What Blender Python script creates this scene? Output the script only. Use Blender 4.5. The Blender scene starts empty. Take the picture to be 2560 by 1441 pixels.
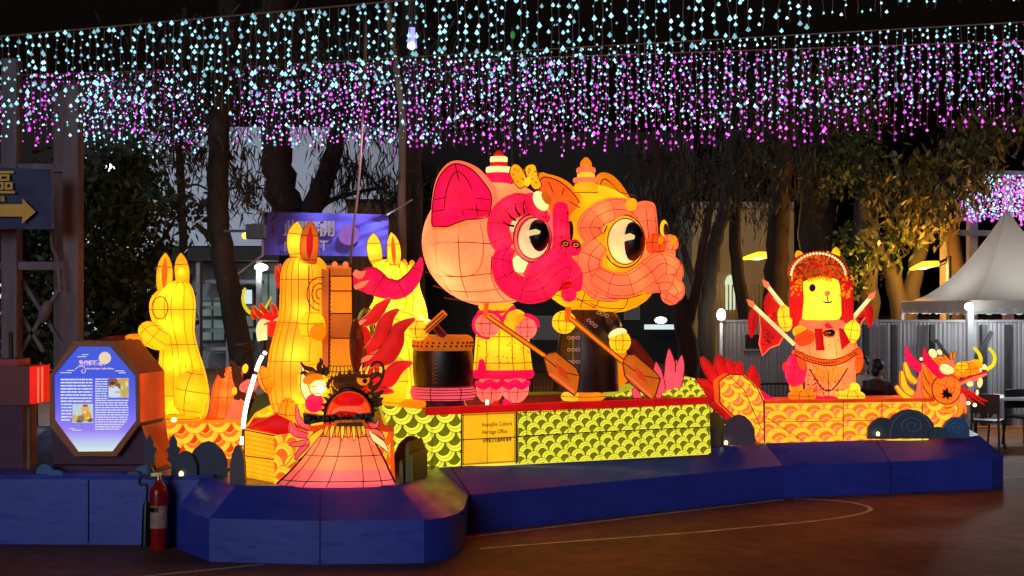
import bpy, bmesh, math, random
import numpy as np
from mathutils import Vector, Matrix
random.seed(7); rng = np.random.default_rng(11)
SC = bpy.context.scene; COL = SC.collection
F, H, U0, V0 = 3000.0, 2.2, 1280.0, 765.0      # focal length in photo pixels, eye height, principal column, horizon row
# ---------------------------------------------------------------- camera, sky, faint front light, exposure
cd = bpy.data.cameras.new('camera'); cam = bpy.data.objects.new('camera', cd); COL.objects.link(cam)
cam.location = (0, 0, H); cam.rotation_euler = (math.radians(90), 0, 0)
cd.sensor_width = 36; cd.lens = F/2560*36; cd.shift_y = (V0-720.5)/2560; cd.clip_end = 600
SC.camera = cam
w = bpy.data.worlds.new('World'); SC.world = w; w.use_nodes = True
nt = w.node_tree; nt.nodes.clear()
wo = nt.nodes.new('ShaderNodeOutputWorld'); wb = nt.nodes.new('ShaderNodeBackground'); sk = nt.nodes.new('ShaderNodeTexSky')
sk.sky_type = 'NISHITA'; sk.sun_disc = False; sk.sun_elevation = math.radians(-3); sk.sun_rotation = math.radians(200)
wb.inputs[1].default_value = 0.05
nt.links.new(sk.outputs[0], wb.inputs[0]); nt.links.new(wb.outputs[0], wo.inputs[0])
sl = bpy.data.lights.new('front_fill', 'SUN'); sl.energy = 0.62; sl.angle = math.radians(25); sl.color = (0.78, 0.9, 1.0)  # weak fill added from behind the camera to lift the night scene
front_fill = bpy.data.objects.new('front_fill', sl); COL.objects.link(front_fill)
front_fill.rotation_euler = Vector((0.30, 1, -0.22)).to_track_quat('-Z', 'Y').to_euler()
SC.view_settings.view_transform = 'Standard'; SC.view_settings.look = 'None'
SC.view_settings.gamma = 1; SC.view_settings.use_curve_mapping = False; SC.view_settings.exposure = 0
SC.cycles.use_denoising = True; SC.cycles.sample_clamp_indirect = 3; SC.cycles.max_bounces = 5
SC.cycles.use_light_tree = True; SC.cycles.caustics_reflective = False; SC.cycles.caustics_refractive = False
SC.render.film_transparent = False
# ---------------------------------------------------------------- helpers
def A(u, v, d): return Vector(((u-U0)*d/F, d, H-(v-V0)*d/F))
def G(u, v, z=0.0): return A(u, v, (H-z)*F/(v-V0))
def px(n, d): return n*d/F
def lin(c):
    return tuple((x/255/12.92 if x/255 <= .04045 else ((x/255+.055)/1.055)**2.4) for x in c)
W = {}
def thing(name, label, cat, loc, group=None):
    o = bpy.data.objects.new(name, None); COL.objects.link(o); o.location = loc; o.empty_display_size = .1
    W[o] = Vector(loc); o['label'] = label; o['category'] = cat
    if group: o['group'] = group
    return o
def cr(pts, n=6, closed=False):
    P = [Vector(p) for p in pts]; m = len(P); out = []
    if m < 3 and not closed:
        return [P[0].lerp(P[-1], i/n) for i in range(n+1)]
    rngm = m if closed else m-1
    for i in range(rngm):
        if closed: a, b, c, e = P[(i-1) % m], P[i], P[(i+1) % m], P[(i+2) % m]
        else: a, b, c, e = P[max(i-1, 0)], P[i], P[i+1], P[min(i+2, m-1)]
        for k in range(n):
            t = k/n
            out.append(.5*((2*b)+(c-a)*t+(2*a-5*b+4*c-e)*t*t+(3*b-a-3*c+e)*t**3))
    if not closed: out.append(P[-1])
    return out
class B:
    def __init__(s): s.v = []; s.f = []; s.m = []; s.r = []
    def add(s, vs, fs, mi=0):
        o = len(s.v); s.v += [tuple(x) for x in vs]
        for f in fs: s.f.append(tuple(i+o for i in f)); s.m.append(mi)
    def loft(s, rings, mi=0, cap=True, loop=False):
        n = len(rings[0]); vs = [p for r in rings for p in r]; fs = []; k = len(rings)
        for i in range(k if loop else k-1):
            for j in range(n):
                a, b = i*n+j, i*n+(j+1) % n; i2 = (i+1) % k
                fs.append((a, b, i2*n+(j+1) % n, i2*n+j))
        if cap and not loop: fs += [tuple(range(n-1, -1, -1)), tuple((k-1)*n+j for j in range(n))]
        s.add(vs, fs, mi); s.r = rings; return rings
    def tube(s, pts, r, n=8, mi=0, flat=1.0, cap=True, fd=None, loop=False):
        P = [Vector(p) for p in pts]; k = len(P)
        R = [r]*k if isinstance(r, (int, float)) else [r[min(int(i/(k-1)*(len(r)-1)), len(r)-2)]*(1-((i/(k-1)*(len(r)-1)) - min(int(i/(k-1)*(len(r)-1)), len(r)-2)))+r[min(int(i/(k-1)*(len(r)-1)), len(r)-2)+1]*((i/(k-1)*(len(r)-1)) - min(int(i/(k-1)*(len(r)-1)), len(r)-2)) for i in range(k)]
        rings = []; nrm = None
        for i in range(k):
            if loop: t = P[(i+1) % k]-P[i-1]
            else: t = P[min(i+1, k-1)]-P[max(i-1, 0)]
            if t.length < 1e-9: t = Vector((0, 0, 1))
            t.normalize()
            if fd is not None: nrm = Vector(fd)-t*t.dot(Vector(fd))
            elif nrm is None:
                g = Vector((0, 1, 0)) if abs(t.y) < .8 else Vector((1, 0, 0)); nrm = g-t*t.dot(g)
            else: nrm = nrm-t*t.dot(nrm)
            nrm.normalize(); bi = t.cross(nrm)
            rings.append([P[i]+(nrm*math.cos(a)*flat+bi*math.sin(a))*R[i] for a in (2*math.pi*j/n for j in range(n))])
        return s.loft(rings, mi, cap, loop)
    def ell(s, c, r, nu=18, nv=11, mi=0, rot=None):
        c = Vector(c); rings = []
        for i in range(1, nv):
            t = math.pi*i/nv; ring = []
            for j in range(nu):
                p = 2*math.pi*j/nu
                q = Vector((r[0]*math.sin(t)*math.cos(p), r[1]*math.sin(t)*math.sin(p), r[2]*math.cos(t)))
                if rot is not None: q = rot @ q
                ring.append(c+q)
            rings.append(ring)
        top = Vector((0, 0, r[2])); bot = -top
        if rot is not None: top, bot = rot @ top, rot @ bot
        n = nu; vs = [p for rg in rings for p in rg]+[c+top, c+bot]; fs = []
        for i in range(nv-2):
            for j in range(n): fs.append((i*n+j, (i+1)*n+j, (i+1)*n+(j+1) % n, i*n+(j+1) % n))
        T = (nv-1)*n
        for j in range(n):
            fs.append((T, j, (j+1) % n)); fs.append((T+1, (nv-2)*n+(j+1) % n, (nv-2)*n+j))
        s.add(vs, fs, mi); s.r = rings; return rings
    def ep(s, u, v, d, ru, rv, dep, mi=0, tilt=0, nu=18, nv=11):
        return s.ell(A(u, v, d), (px(ru, d), dep, px(rv, d)), nu, nv, mi, Matrix.Rotation(math.radians(tilt), 3, 'Y') if tilt else None)
    def sil(s, d, prof, dep=.8, n=22, k=5, mi=0, cap=True, lean=0.0):
        P = cr([(a, b, c) for a, b, c in prof], k); rings = []
        v0, v1 = P[0][0], P[-1][0]
        for q in P:
            c = A((q[1]+q[2])/2, q[0], d); hw = px(abs(q[2]-q[1])/2, d); dy = lean*(q[0]-v0)/(v1-v0)
            rings.append([c+Vector((hw*math.cos(a), hw*dep*math.sin(a)+dy, 0)) for a in (2*math.pi*j/n for j in range(n))])
        return s.loft(rings, mi, cap)
    def wires(s, rings, rstep=4, mer=(), r=.006, n=4, r0=0, mi=0, closed=True):
        if rstep:
            for i in range(r0, len(rings), rstep): s.tube(rings[i], r, n, mi, cap=False, loop=closed)
        for j in mer: s.tube([q[j % len(q)] for q in rings], r, n, mi)
    def box(s, c, sz, mi=0, rz=0.0):
        c = Vector(c); R = Matrix.Rotation(rz, 3, 'Z'); x, y, z = (a/2 for a in sz)
        vs = [c+R @ Vector((i*x, j*y, k*z)) for k in (-1, 1) for i, j in ((-1, -1), (1, -1), (1, 1), (-1, 1))]
        s.add(vs, [(3, 2, 1, 0), (4, 5, 6, 7), (0, 1, 5, 4), (1, 2, 6, 5), (2, 3, 7, 6), (3, 0, 4, 7)], mi)
    def beam(s, p, q, w_, h_=None, mi=0, up=(0, 0, 1)):
        p, q = Vector(p), Vector(q); h_ = h_ or w_; t = (q-p).normalized(); up = Vector(up)
        if abs(t.dot(up)) > .95: up = Vector((0, 1, 0))
        sd = t.cross(up).normalized(); u2 = sd.cross(t)
        vs = [b+sd*i*w_/2+u2*j*h_/2 for b in (p, q) for i, j in ((-1, -1), (1, -1), (1, 1), (-1, 1))]
        s.add(vs, [(3, 2, 1, 0), (4, 5, 6, 7), (0, 1, 5, 4), (1, 2, 6, 5), (2, 3, 7, 6), (3, 0, 4, 7)], mi)
    def prism(s, pts, th, mi=0, mi2=None):
        P = [Vector(p) for p in pts]; n = len(P); th = Vector(th)
        s.add(P, [tuple(range(n))], mi); s.add([p+th for p in P], [tuple(range(n-1, -1, -1))], mi)
        s.add(P+[p+th for p in P], [(i, i+n, (i+1) % n+n, (i+1) % n) for i in range(n)], mi if mi2 is None else mi2)
    def cut(s, out, d, th, smooth=0, mi=0, mi2=None, slant=0.0):
        """outline given at photo columns/rows, standing at distance d with a real thickness th"""
        if smooth: out = [(q[0], q[1]) for q in cr([(a, b, 0) for a, b in out], smooth, True)]
        um = sum(q[0] for q in out)/len(out)
        s.prism([A(a, b, d+slant*(a-um)) for a, b in out], (0, th, 0), mi, mi2); return out
    def pillow(s, out, d, th, smooth=3, mi=0, bulge=.6):
        if smooth: out = [(q[0], q[1]) for q in cr([(a, b, 0) for a, b in out], smooth, True)]
        cu = sum(q[0] for q in out)/len(out); cv = sum(q[1] for q in out)/len(out)
        R = []
        for f_, dy in ((.45, -th*.5), (.8, -th*.36), (1, -th*.1), (1, th*.1), (.8, th*.36), (.45, th*.5)):
            R.append([A(cu+(a-cu)*f_, cv+(b-cv)*f_, d+dy) for a, b in out])
        s.loft(R, mi); return out
    def line(s, pts, d, r=.006, smooth=0, mi=0, closed=False, dy=None):
        if smooth: pts = [(q[0], q[1]) for q in cr([(a, b, 0) for a, b in pts], smooth, closed)]
        s.tube([A(a, b, d+(dy(a, b) if dy else 0)) for a, b in pts], r, 4, mi, cap=not closed, loop=closed)
    def build(s, name, mats, parent=None, label=None, kind=None, smooth=True, cat=None, group=None, loc=None, sharp=46):
        if not s.v: return None
        o0 = W[parent] if parent is not None else Vector(loc if loc is not None else (0, 0, 0))
        me = bpy.data.meshes.new(name)
        arr = np.array(s.v, dtype=np.float64)-np.array(o0)
        me.from_pydata(arr.tolist(), [], s.f)
        mats = mats if isinstance(mats, (list, tuple)) else [mats]
        for m_ in mats: me.materials.append(m_)
        if len(mats) > 1: me.polygons.foreach_set('material_index', s.m)
        if smooth: me.polygons.foreach_set('use_smooth', [True]*len(me.polygons))
        me.update()
        if smooth and smooth != 'all':
            try: me.set_sharp_from_angle(angle=math.radians(sharp))
            except Exception: pass
        o = bpy.data.objects.new(name, me); COL.objects.link(o)
        if parent is not None: o.parent = parent
        else: o.location = o0
        W[o] = Vector(o0)
        if label: o['label'] = label
        if kind: o['kind'] = kind
        if cat: o['category'] = cat
        if group: o['group'] = group
        return o
# ---------------------------------------------------------------- materials
def newmat(name):
    m = bpy.data.materials.new(name); m.use_nodes = True; n = m.node_tree; return m, n, n.nodes['Principled BSDF']
def noise(n, scale, detail=3, coord='Object', stretch=None):
    tc = n.nodes.new('ShaderNodeTexCoord'); nz = n.nodes.new('ShaderNodeTexNoise'); nz.inputs['Scale'].default_value = scale; nz.inputs['Detail'].default_value = detail
    if stretch:
        mp = n.nodes.new('ShaderNodeMapping'); mp.inputs['Scale'].default_value = stretch
        n.links.new(tc.outputs[coord], mp.inputs[0]); n.links.new(mp.outputs[0], nz.inputs['Vector'])
    else: n.links.new(tc.outputs[coord], nz.inputs['Vector'])
    return nz
def lan(name, c, s=.8, var=.36, sc=2.6, tr=.4):
    """lit lantern fabric: gives off light, lets the bulbs inside glow through"""
    m, n, p = newmat(name); c = lin(c); s *= .84
    p.inputs['Base Color'].default_value = tuple(x*.6+.01 for x in c)+(1,); p.inputs['Roughness'].default_value = .55
    p.inputs['Emission Color'].default_value = c+(1,)
    nz = noise(n, sc, 3); mr = n.nodes.new('ShaderNodeMapRange'); mr.inputs[1].default_value = .3; mr.inputs[2].default_value = .7
    mr.inputs[3].default_value = s*(1-var); mr.inputs[4].default_value = s*(1+var)
    n.links.new(nz.outputs[0], mr.inputs[0]); n.links.new(mr.outputs[0], p.inputs['Emission Strength'])
    if tr:
        t = n.nodes.new('ShaderNodeBsdfTranslucent'); t.inputs[0].default_value = tuple(min(1, x*.9+.02) for x in c)+(1,)
        mx = n.nodes.new('ShaderNodeMixShader'); mx.inputs[0].default_value = tr
        out = n.nodes['Material Output']; 
        em = n.nodes.new('ShaderNodeEmission'); em.inputs[0].default_value = c+(1,); n.links.new(mr.outputs[0], em.inputs[1])
        p.inputs['Emission Strength'].default_value = 0
        for l in list(p.inputs['Emission Strength'].links): n.links.remove(l)
        ad = n.nodes.new('ShaderNodeAddShader')
        n.links.new(p.outputs[0], mx.inputs[1]); n.links.new(t.outputs[0], mx.inputs[2])
        n.links.new(mx.outputs[0], ad.inputs[0]); n.links.new(em.outputs[0], ad.inputs[1]); n.links.new(ad.outputs[0], out.inputs[0])
    return m
def lamp(name, c, s, sample=True):
    m, n, p = newmat(name); c = lin(c)
    p.inputs['Base Color'].default_value = (.1, .1, .1, 1); p.inputs['Emission Color'].default_value = c+(1,); p.inputs['Emission Strength'].default_value = s
    if not sample: m.cycles.emission_sampling = 'NONE'
    return m
def dif(name, c, rough=.7, metal=0, var=.25, sc=4.0, bump=0.0, bsc=40, spec=.5, stretch=None, c2=None):
    m, n, p = newmat(name); p.inputs['Roughness'].default_value = rough; p.inputs['Metallic'].default_value = metal
    p.inputs['Specular IOR Level'].default_value = spec
    nz = noise(n, sc, 4, stretch=stretch); cr_ = n.nodes.new('ShaderNodeValToRGB')
    cr_.color_ramp.elements[0].position = .3; cr_.color_ramp.elements[1].position = .7
    a = c2 or tuple(x*(1-var) for x in c); b = tuple(min(1, x*(1+var)) for x in c) if not c2 else c
    cr_.color_ramp.elements[0].color = tuple(a)+(1,); cr_.color_ramp.elements[1].color = tuple(b)+(1,)
    n.links.new(nz.outputs[0], cr_.inputs[0]); n.links.new(cr_.outputs[0], p.inputs['Base Color'])
    if bump:
        n2 = noise(n, bsc, 4); bp = n.nodes.new('ShaderNodeBump'); bp.inputs['Strength'].default_value = bump; bp.inputs['Distance'].default_value = .02
        n.links.new(n2.outputs[0], bp.inputs['Height']); n.links.new(bp.outputs[0], p.inputs['Normal'])
    return m
L = {
 'yellow': lan('yellow_fabric', (255, 190, 18), .72), 'bright': lan('bright_yellow_fabric', (255, 208, 45), .9), 'amber': lan('amber_fabric', (250, 150, 14), .75),
 'orange': lan('orange_fabric', (246, 104, 24), .8), 'deep': lan('deep_orange_fabric', (225, 75, 20), .6), 'salmon': lan('salmon_fabric', (252, 128, 84), .85), 'coral': lan('coral_fabric', (248, 116, 74), .85),
 'pink': lan('pink_fabric', (250, 110, 105), .75), 'hot': lan('hot_pink_fabric', (246, 11, 80), .88), 'red': lan('red_fabric', (214, 16, 18), .7),
 'cream': lan('cream_fabric', (255, 232, 165), .9), 'lime': lan('lime_fabric', (236, 230, 66), 1.2, .2), 'olive': lan('olive_fabric', (108, 106, 12), .75, .3), 'pale': lan('pale_lime_fabric', (185, 180, 44), .95, .2),
 'wood': lan('amber_paper', (205, 104, 20), .75, .4), 'wine': lan('dark_red_paper', (110, 22, 12), .5), 'lotus': lan('lotus_fabric', (250, 90, 110), .8), 'flame': lan('flame_red_fabric', (214, 26, 20), .9),
 'brown': lan('brown_paper', (88, 40, 10), .45), 'sign': lan('yellow_sign_fabric', (255, 200, 30), .8, .15), 'scaleo': lan('orange_scale_fabric', (246, 120, 40), .85, .2), 'scaley': lan('yellow_scale_fabric', (255, 214, 50), .95, .2),
 'green': lan('green_fabric', (60, 80, 30), .4),
}
M_wire = dif('blackened_wire', (.12, .04, .01), .6); M_black = dif('black_paper', (.006, .005, .005), .35, var=.3)
M_blue = dif('blue_painted_board', (.032, .056, .48), .36, var=.16, sc=1.3, bump=.07, bsc=9, spec=.5)
M_blue.node_tree.nodes['Principled BSDF'].inputs['Coat Weight'].default_value = .35; M_blue.node_tree.nodes['Principled BSDF'].inputs['Coat Roughness'].default_value = .28
bn = M_blue.node_tree; bp_ = bn.nodes['Principled BSDF']; nz_ = noise(bn, 7, 6, stretch=(.5, .5, 2)); mr_ = bn.nodes.new('ShaderNodeMapRange'); mr_.inputs[1].default_value = .35; mr_.inputs[2].default_value = .7; mr_.inputs[3].default_value = .24; mr_.inputs[4].default_value = .62
bn.links.new(nz_.outputs[0], mr_.inputs[0]); bn.links.new(mr_.outputs[0], bp_.inputs['Roughness'])
M_bluel = dif('light_blue_board', (.05, .17, .42), .5); M_curl = dif('pale_blue_line', (.22, .36, .55), .5); M_navy = dif('navy_board', (.02, .035, .09), .5); M_slate = dif('slate_blue_board', (.07, .10, .16), .5, sc=2); M_mauve = dif('mauve_board', (.13, .08, .13), .5); M_olivebd = dif('olive_board', (.22, .2, .02), .5)
M_bark = dif('bark', (.042, .034, .028), .9, sc=3, var=.5, bump=.8, bsc=14, stretch=(1, 1, .2)); M_bark2 = dif('brown_bark', (.034, .019, .011), .9, sc=3, var=.5, bump=.8, bsc=14, stretch=(1, 1, .2))
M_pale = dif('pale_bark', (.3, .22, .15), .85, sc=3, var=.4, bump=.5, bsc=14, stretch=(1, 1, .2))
M_steel = dif('dull_white_steel', (.28, .25, .27), .5, var=.2); M_dark = dif('dark_metal', (.02, .02, .022), .45); M_white = dif('white_painted_metal', (.7, .72, .74), .4, var=.08)
M_cable = dif('cable', (.25, .12, .08), .6)
L_cyan = lamp('cyan_led', (150, 225, 245), 1.8); L_mag = lamp('magenta_led', (228, 75, 238), 2.0); L_white = lamp('white_led', (255, 246, 225), 6); L_sod = lamp('sodium_lamp', (255, 170, 20), 4); L_spot = lamp('white_lamp', (255, 240, 215), 9)
L_hotb = lamp('warm_bulb', (255, 235, 150), 3)
def lightpt(parent, loc, power, color=(1, .75, .35), rad=.06, name='bulb'):
    l = bpy.data.lights.new(name, 'POINT'); l.energy = power; l.color = color; l.shadow_soft_size = rad
    o = bpy.data.objects.new(name, l); COL.objects.link(o); o.parent = parent; o.location = Vector(loc)-W[parent]; return o
def bulb(parent, loc, r, k=55, color=(1, .62, .22)):
    """small lamp inside a lantern piece of radius r"""
    return lightpt(parent, loc, 2.6*k*r*r, color, min(.04, r*.3))
def text(body, origin, ex, ey, size, mat, parent, name, align='LEFT', bold=0.0, squeeze=1.0):
    cu = bpy.data.curves.new('t', 'FONT'); cu.body = body; cu.size = size; cu.align_x = align; cu.offset = bold; cu.resolution_u = 2
    ob = bpy.data.objects.new('t', cu); COL.objects.link(ob); dg = bpy.context.evaluated_depsgraph_get()
    me = bpy.data.meshes.new_from_object(ob.evaluated_get(dg)); bpy.data.objects.remove(ob); bpy.data.curves.remove(cu)
    ex, ey = Vector(ex).normalized(), Vector(ey).normalized(); b = B()
    b.add([Vector(origin)+ex*p.co.x*squeeze+ey*p.co.y for p in me.vertices], [tuple(q.vertices) for q in me.polygons])
    bpy.data.meshes.remove(me); return b.build(name, mat, parent, smooth=False)
# ================================================================ SETTING
M_ground = dif('worn_court_surface', (.34, .12, .036), .62, var=.35, sc=.8, bump=.5, bsc=45, c2=(.15, .058, .022), spec=.35)
gn = M_ground.node_tree; gp = gn.nodes['Principled BSDF']; src = gp.inputs['Base Color'].links[0].from_socket
for sc_, lo, hi in ((55, .55, 1.35), (5, .75, 1.2), (.28, .6, 1.25)):
    nz = noise(gn, sc_, 5); mr = gn.nodes.new('ShaderNodeMapRange'); mr.inputs[1].default_value = .35; mr.inputs[2].default_value = .65; mr.inputs[3].default_value = lo; mr.inputs[4].default_value = hi
    mm = gn.nodes.new('ShaderNodeMix'); mm.data_type = 'RGBA'; mm.blend_type = 'MULTIPLY'; mm.inputs[0].default_value = 1
    gn.links.new(nz.outputs[0], mr.inputs[0]); gn.links.new(src, mm.inputs[6]); gn.links.new(mr.outputs[0], mm.inputs[7]); src = mm.outputs[2]
gn.links.new(src, gp.inputs['Base Color'])
M_line = dif('worn_white_paint', (.8, .64, .46), .6, var=.4, sc=6)
b = B(); b.add([(-140, -20, 0), (140, -20, 0), (140, 260, 0), (-140, 260, 0)], [(0, 1, 2, 3)])
b.build('ground', M_ground, kind='structure')
def court_line(pts, wd=.045, sm=0):
    P = [G(u, v, .004) for u, v in pts]
    if sm: P = cr(P, sm)
    b = B(); vs = []
    for i, p in enumerate(P):
        t = (P[min(i+1, len(P)-1)]-P[max(i-1, 0)]).normalized(); n = Vector((-t.y, t.x, 0))
        vs += [p+n*wd/2, p-n*wd/2]
    b.add(vs, [(2*i, 2*i+1, 2*i+3, 2*i+2) for i in range(len(P)-1)]); b.build('court_line', M_line, kind='structure', smooth=False)
court_line([(1010, 1362), (1960, 1249)])
court_line([(1985, 1247), (2060, 1250), (2130, 1257), (2176, 1271), (2150, 1285), (2060, 1300), (1900, 1316), (1700, 1334), (1400, 1356), (1200, 1372)], .05, 6)
court_line([(300, 1447), (660, 1411)], .05)
court_line([(2420, 1202), (2580, 1190)], .05)
# ---------------------------------------------------------------- platform sections
ZR, ZT, ZB = .37, .60, .62
def platform(label, foot, rim, top, seams=(), name='stage_platform'):
    """foot, rim, top: matching corner loops"""
    t = thing(name, label, 'platform', sum((Vector(p) for p in foot), Vector())/len(foot), 'blue stage platform sections')
    n = len(foot); b = B(); b.add(list(foot)+list(rim), [(i, (i+1) % n, n+(i+1) % n, n+i) for i in range(n)]); b.build('side_panel', M_blue, t, sharp=28)
    b = B(); b.add(list(rim)+list(top), [(i, (i+1) % n, n+(i+1) % n, n+i) for i in range(n)]); b.build('sloped_panel', M_blue, t, sharp=24)
    b = B(); b.add(list(top), [tuple(range(n))]); b.build('top_panel', M_blue, t, smooth=False)
    if seams:
        b = B()
        for p, q in seams: b.tube([p, q], .004, 4)
        b.build('panel_seam', M_black, t)
    return t
# plain left section
f0 = [G(-120, 1362), G(560, 1372), Vector((-2.5, 15.6, 0)), Vector((-6.5, 15.6, 0))]
f0[1] = Vector((-2.75, 11.02, 0)); f0[0] = Vector((-5.6, 11.1, 0))
rz = [Vector((p.x, p.y, .60)) for p in f0]
tz = [Vector((p.x*.998-.003, p.y+(.02 if i < 2 else -.02), .64)) for i, p in enumerate(f0)]
platform('plain straight dark blue platform section under the lit octagonal panel', f0, rz, tz, [(Vector((-3.9, 11.045, .02)), Vector((-3.9, 11.045, .6)))])
# rounded front bulge
rp = [(444, 1270), (523, 1297), (800, 1303), (1060, 1300), (1110, 1294), (1145, 1284), (1160, 1271)]
R1 = [G(u, v, ZR) for u, v in rp]; R1 += [Vector((-.42, 11.95, ZR)), Vector((-3.0, 12.0, ZR))]
Fo = [Vector((p.x, p.y, 0)) for p in R1]
tp = [(504, 1195), (590, 1214), (800, 1216), (985, 1214), (1012, 1210), (1034, 1205), (1046, 1200)]
T1 = [G(u, v, ZB) for u, v in tp]; T1 += [Vector((-.75, 11.9, ZB)), Vector((-2.9, 11.9, ZB))]
platform('rounded blue platform section jutting forward beneath the dragon head', Fo, R1, T1, [(Fo[2]+Vector((0, -.003, 0)), R1[2]+Vector((0, -.003, 0))), (R1[2]+Vector((0, -.003, .002)), T1[2]+Vector((0, -.003, .003)))])
# long centre section
a, c = G(1160, 1335), G(1957, 1245); n_ = Vector((-(c-a).y, (c-a).x, 0)).normalized()
a2 = a+(a-c)*.12
foot = [a2, c, Vector((3.6, 16.5, 0)), Vector((-1.6, 16.0, 0))]
rim = [p+Vector((0, 0, ZR)) for p in foot]
top = [G(1020, 1176, ZT), G(1912, 1110, ZT)+Vector((.0, .0, 0)), Vector((3.4, 16.3, ZT)), Vector((-1.5, 15.9, ZT))]
k1 = a.lerp(c, .02)
platform('long centre platform section with a pink lit slope below the lime hull', foot, rim, top, [(G(1128, 1172, ZT)+Vector((0, -.01, .004)), G(1176, 1238, ZR)+Vector((0, 0, .003))), (G(1176, 1238, ZR)+Vector((0, -.004, 0)), Vector((G(1176, 1238, ZR).x, G(1176, 1238, ZR).y-.004, .0)))])
# right end section
rr = [G(1957, 1163, ZR), G(2120, 1159, ZR), G(2330, 1151, ZR), G(2480, 1146, ZR), G(2508, 1140, ZR), Vector((6.6, 18, ZR)), Vector((3.7, 17, ZR))]
rr[0] = c+Vector((.003, 0, ZR))
ff = [Vector((p.x, p.y, 0)) for p in rr]
tt = [G(1913, 1109, ZT), G(2080, 1104, ZT), G(2300, 1096, ZT), G(2430, 1091, ZT), G(2447, 1088, ZT), Vector((6.4, 17.8, ZT)), Vector((3.6, 16.8, ZT))]
sx = G(2240, 1155, ZR); platform('right end platform section, plain blue, rounded at its far corner', ff, rr, tt, [(rr[1].lerp(rr[2], .5)+Vector((0, -.003, -ZR)), rr[1].lerp(rr[2], .5)+Vector((0, -.003, 0))), (rr[1].lerp(rr[2], .5)+Vector((0, -.003, .002)), tt[1].lerp(tt[2], .5)+Vector((0, -.003, .003)))])
# ---------------------------------------------------------------- far buildings
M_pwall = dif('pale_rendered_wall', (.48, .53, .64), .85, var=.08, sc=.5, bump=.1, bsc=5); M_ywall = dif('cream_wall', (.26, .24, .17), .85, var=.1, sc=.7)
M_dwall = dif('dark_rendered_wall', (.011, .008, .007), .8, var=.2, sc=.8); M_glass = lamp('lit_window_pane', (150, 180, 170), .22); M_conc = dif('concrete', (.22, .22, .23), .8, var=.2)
M_paneb = lamp('bright_window_pane', (205, 225, 228), 1.0)
D = 40
t = thing('apartment_building', 'pale grey building with lit lower windows behind the leafy trees', 'building', (A(600, 0, D).x, D, 0))
def wallbox(bb, u1, u2, v1, v2, d, th, mi=0):
    p, q = A(u1, v1, d), A(u2, v2, d); bb.box(((p.x+q.x)/2, d+th/2, (p.z+q.z)/2), (abs(q.x-p.x), th, abs(p.z-q.z)), mi)
b = B(); wallbox(b, 372, 1000, 318, 615, D, 3); b.build('wall', M_pwall, t, smooth=False)
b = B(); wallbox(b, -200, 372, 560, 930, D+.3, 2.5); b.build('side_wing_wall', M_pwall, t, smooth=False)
b = B(); wallbox(b, -200, 372, 200, 560, D+.3, 2.5); b.build('unlit_upper_wall', M_dwall, t, smooth=False)  # near-black colour stands in for the upper wall lying unlit
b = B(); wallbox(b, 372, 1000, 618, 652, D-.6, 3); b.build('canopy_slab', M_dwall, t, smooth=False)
b = B(); wallbox(b, 372, 1000, 655, 930, D+2.0, .5); b.build('recessed_wall', M_conc, t, smooth=False)
for u in (490, 565, 640, 715, 800):
    b = B(); wallbox(b, u, u+9, 652, 930, D-.3, .4); b.build('column', M_conc, t, smooth=False)
for i, (u1, u2, v1, v2, mm) in enumerate([(500, 560, 755, 790, M_glass), (500, 560, 800, 850, M_glass), (575, 630, 725, 760, M_paneb), (575, 632, 790, 815, M_glass), (575, 632, 830, 850, M_glass), (650, 690, 685, 790, M_glass), (395, 470, 690, 760, M_glass), (395, 470, 780, 840, M_glass), (730, 790, 690, 800, M_glass)]):
    f = B()
    for (x1, x2, y1, y2) in ((u1-4, u2+4, v1-4, v1), (u1-4, u2+4, v2, v2+4), (u1-4, u1, v1, v2), (u2, u2+4, v1, v2), ((u1+u2)/2-1.5, (u1+u2)/2+1.5, v1, v2)): wallbox(f, x1, x2, y1, y2, D+1.7, .3)
    fo = f.build('window', M_dark, t, smooth=False); b = B(); wallbox(b, u1, u2, v1, v2, D+1.8, .05); b.build('pane', mm, fo, smooth=False)
for v in (700, 765, 822, 868):
    b = B(); wallbox(b, 495, 645, v, v+9, D+.4, 1.0); b.build('balcony_slab', M_conc, t, smooth=False)
b = B(); b.ell(A(653, 669, D-.2), (px(16, D), .35, px(9, D))); b.build('ceiling_lamp', L_spot, t)
lightpt(t, A(653, 690, D-.3), 60, (.9, 1, .95), .2)
for i, (u1, u2, v1, v2) in enumerate([(a_, a_+52, v_, v_+62) for v_ in (684, 780) for a_ in (-40, 30, 100, 190, 262, 322)]+[(205, 260, 560, 610), (30, 80, 500, 560)]):
    f = B()
    for (x1, x2, y1, y2) in ((u1-4, u2+4, v1-4, v1), (u1-4, u2+4, v2, v2+4), (u1-4, u1, v1, v2), (u2, u2+4, v1, v2), ((u1+u2)/2-1.5, (u1+u2)/2+1.5, v1, v2)): wallbox(f, x1, x2, y1, y2, D+.1, .2)
    fo = f.build('window', M_dark, t, smooth=False); b = B(); wallbox(b, u1, u2, v1, v2, D+.2, .05); b.build('pane', M_paneb, fo, smooth=False)  # glowing panes added on the wing so bright specks show between the leaves
t = thing('brown_shed', 'brown timber shed wall behind the violet banner', 'shed', (A(930, 0, 27).x, 27, 0))
M_shed = dif('brown_boards', (.20, .085, .035), .75, sc=1.2)
for i in range(9):
    u = 868+i*16; b = B(); wallbox(b, u, u+15.2, 505, 1010, 27+.02*(i % 2), .12); b.build('plank', M_shed, t, smooth=False)
b = B(); wallbox(b, 862, 1018, 498, 506, 26.9, .3); b.build('roof_edge', M_dwall, t, smooth=False)
D2 = 36
t = thing('lamplit_building', 'cream building with a glowing arched doorway behind the right trees', 'building', (A(1850, 0, D2).x, D2, 0))
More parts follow.
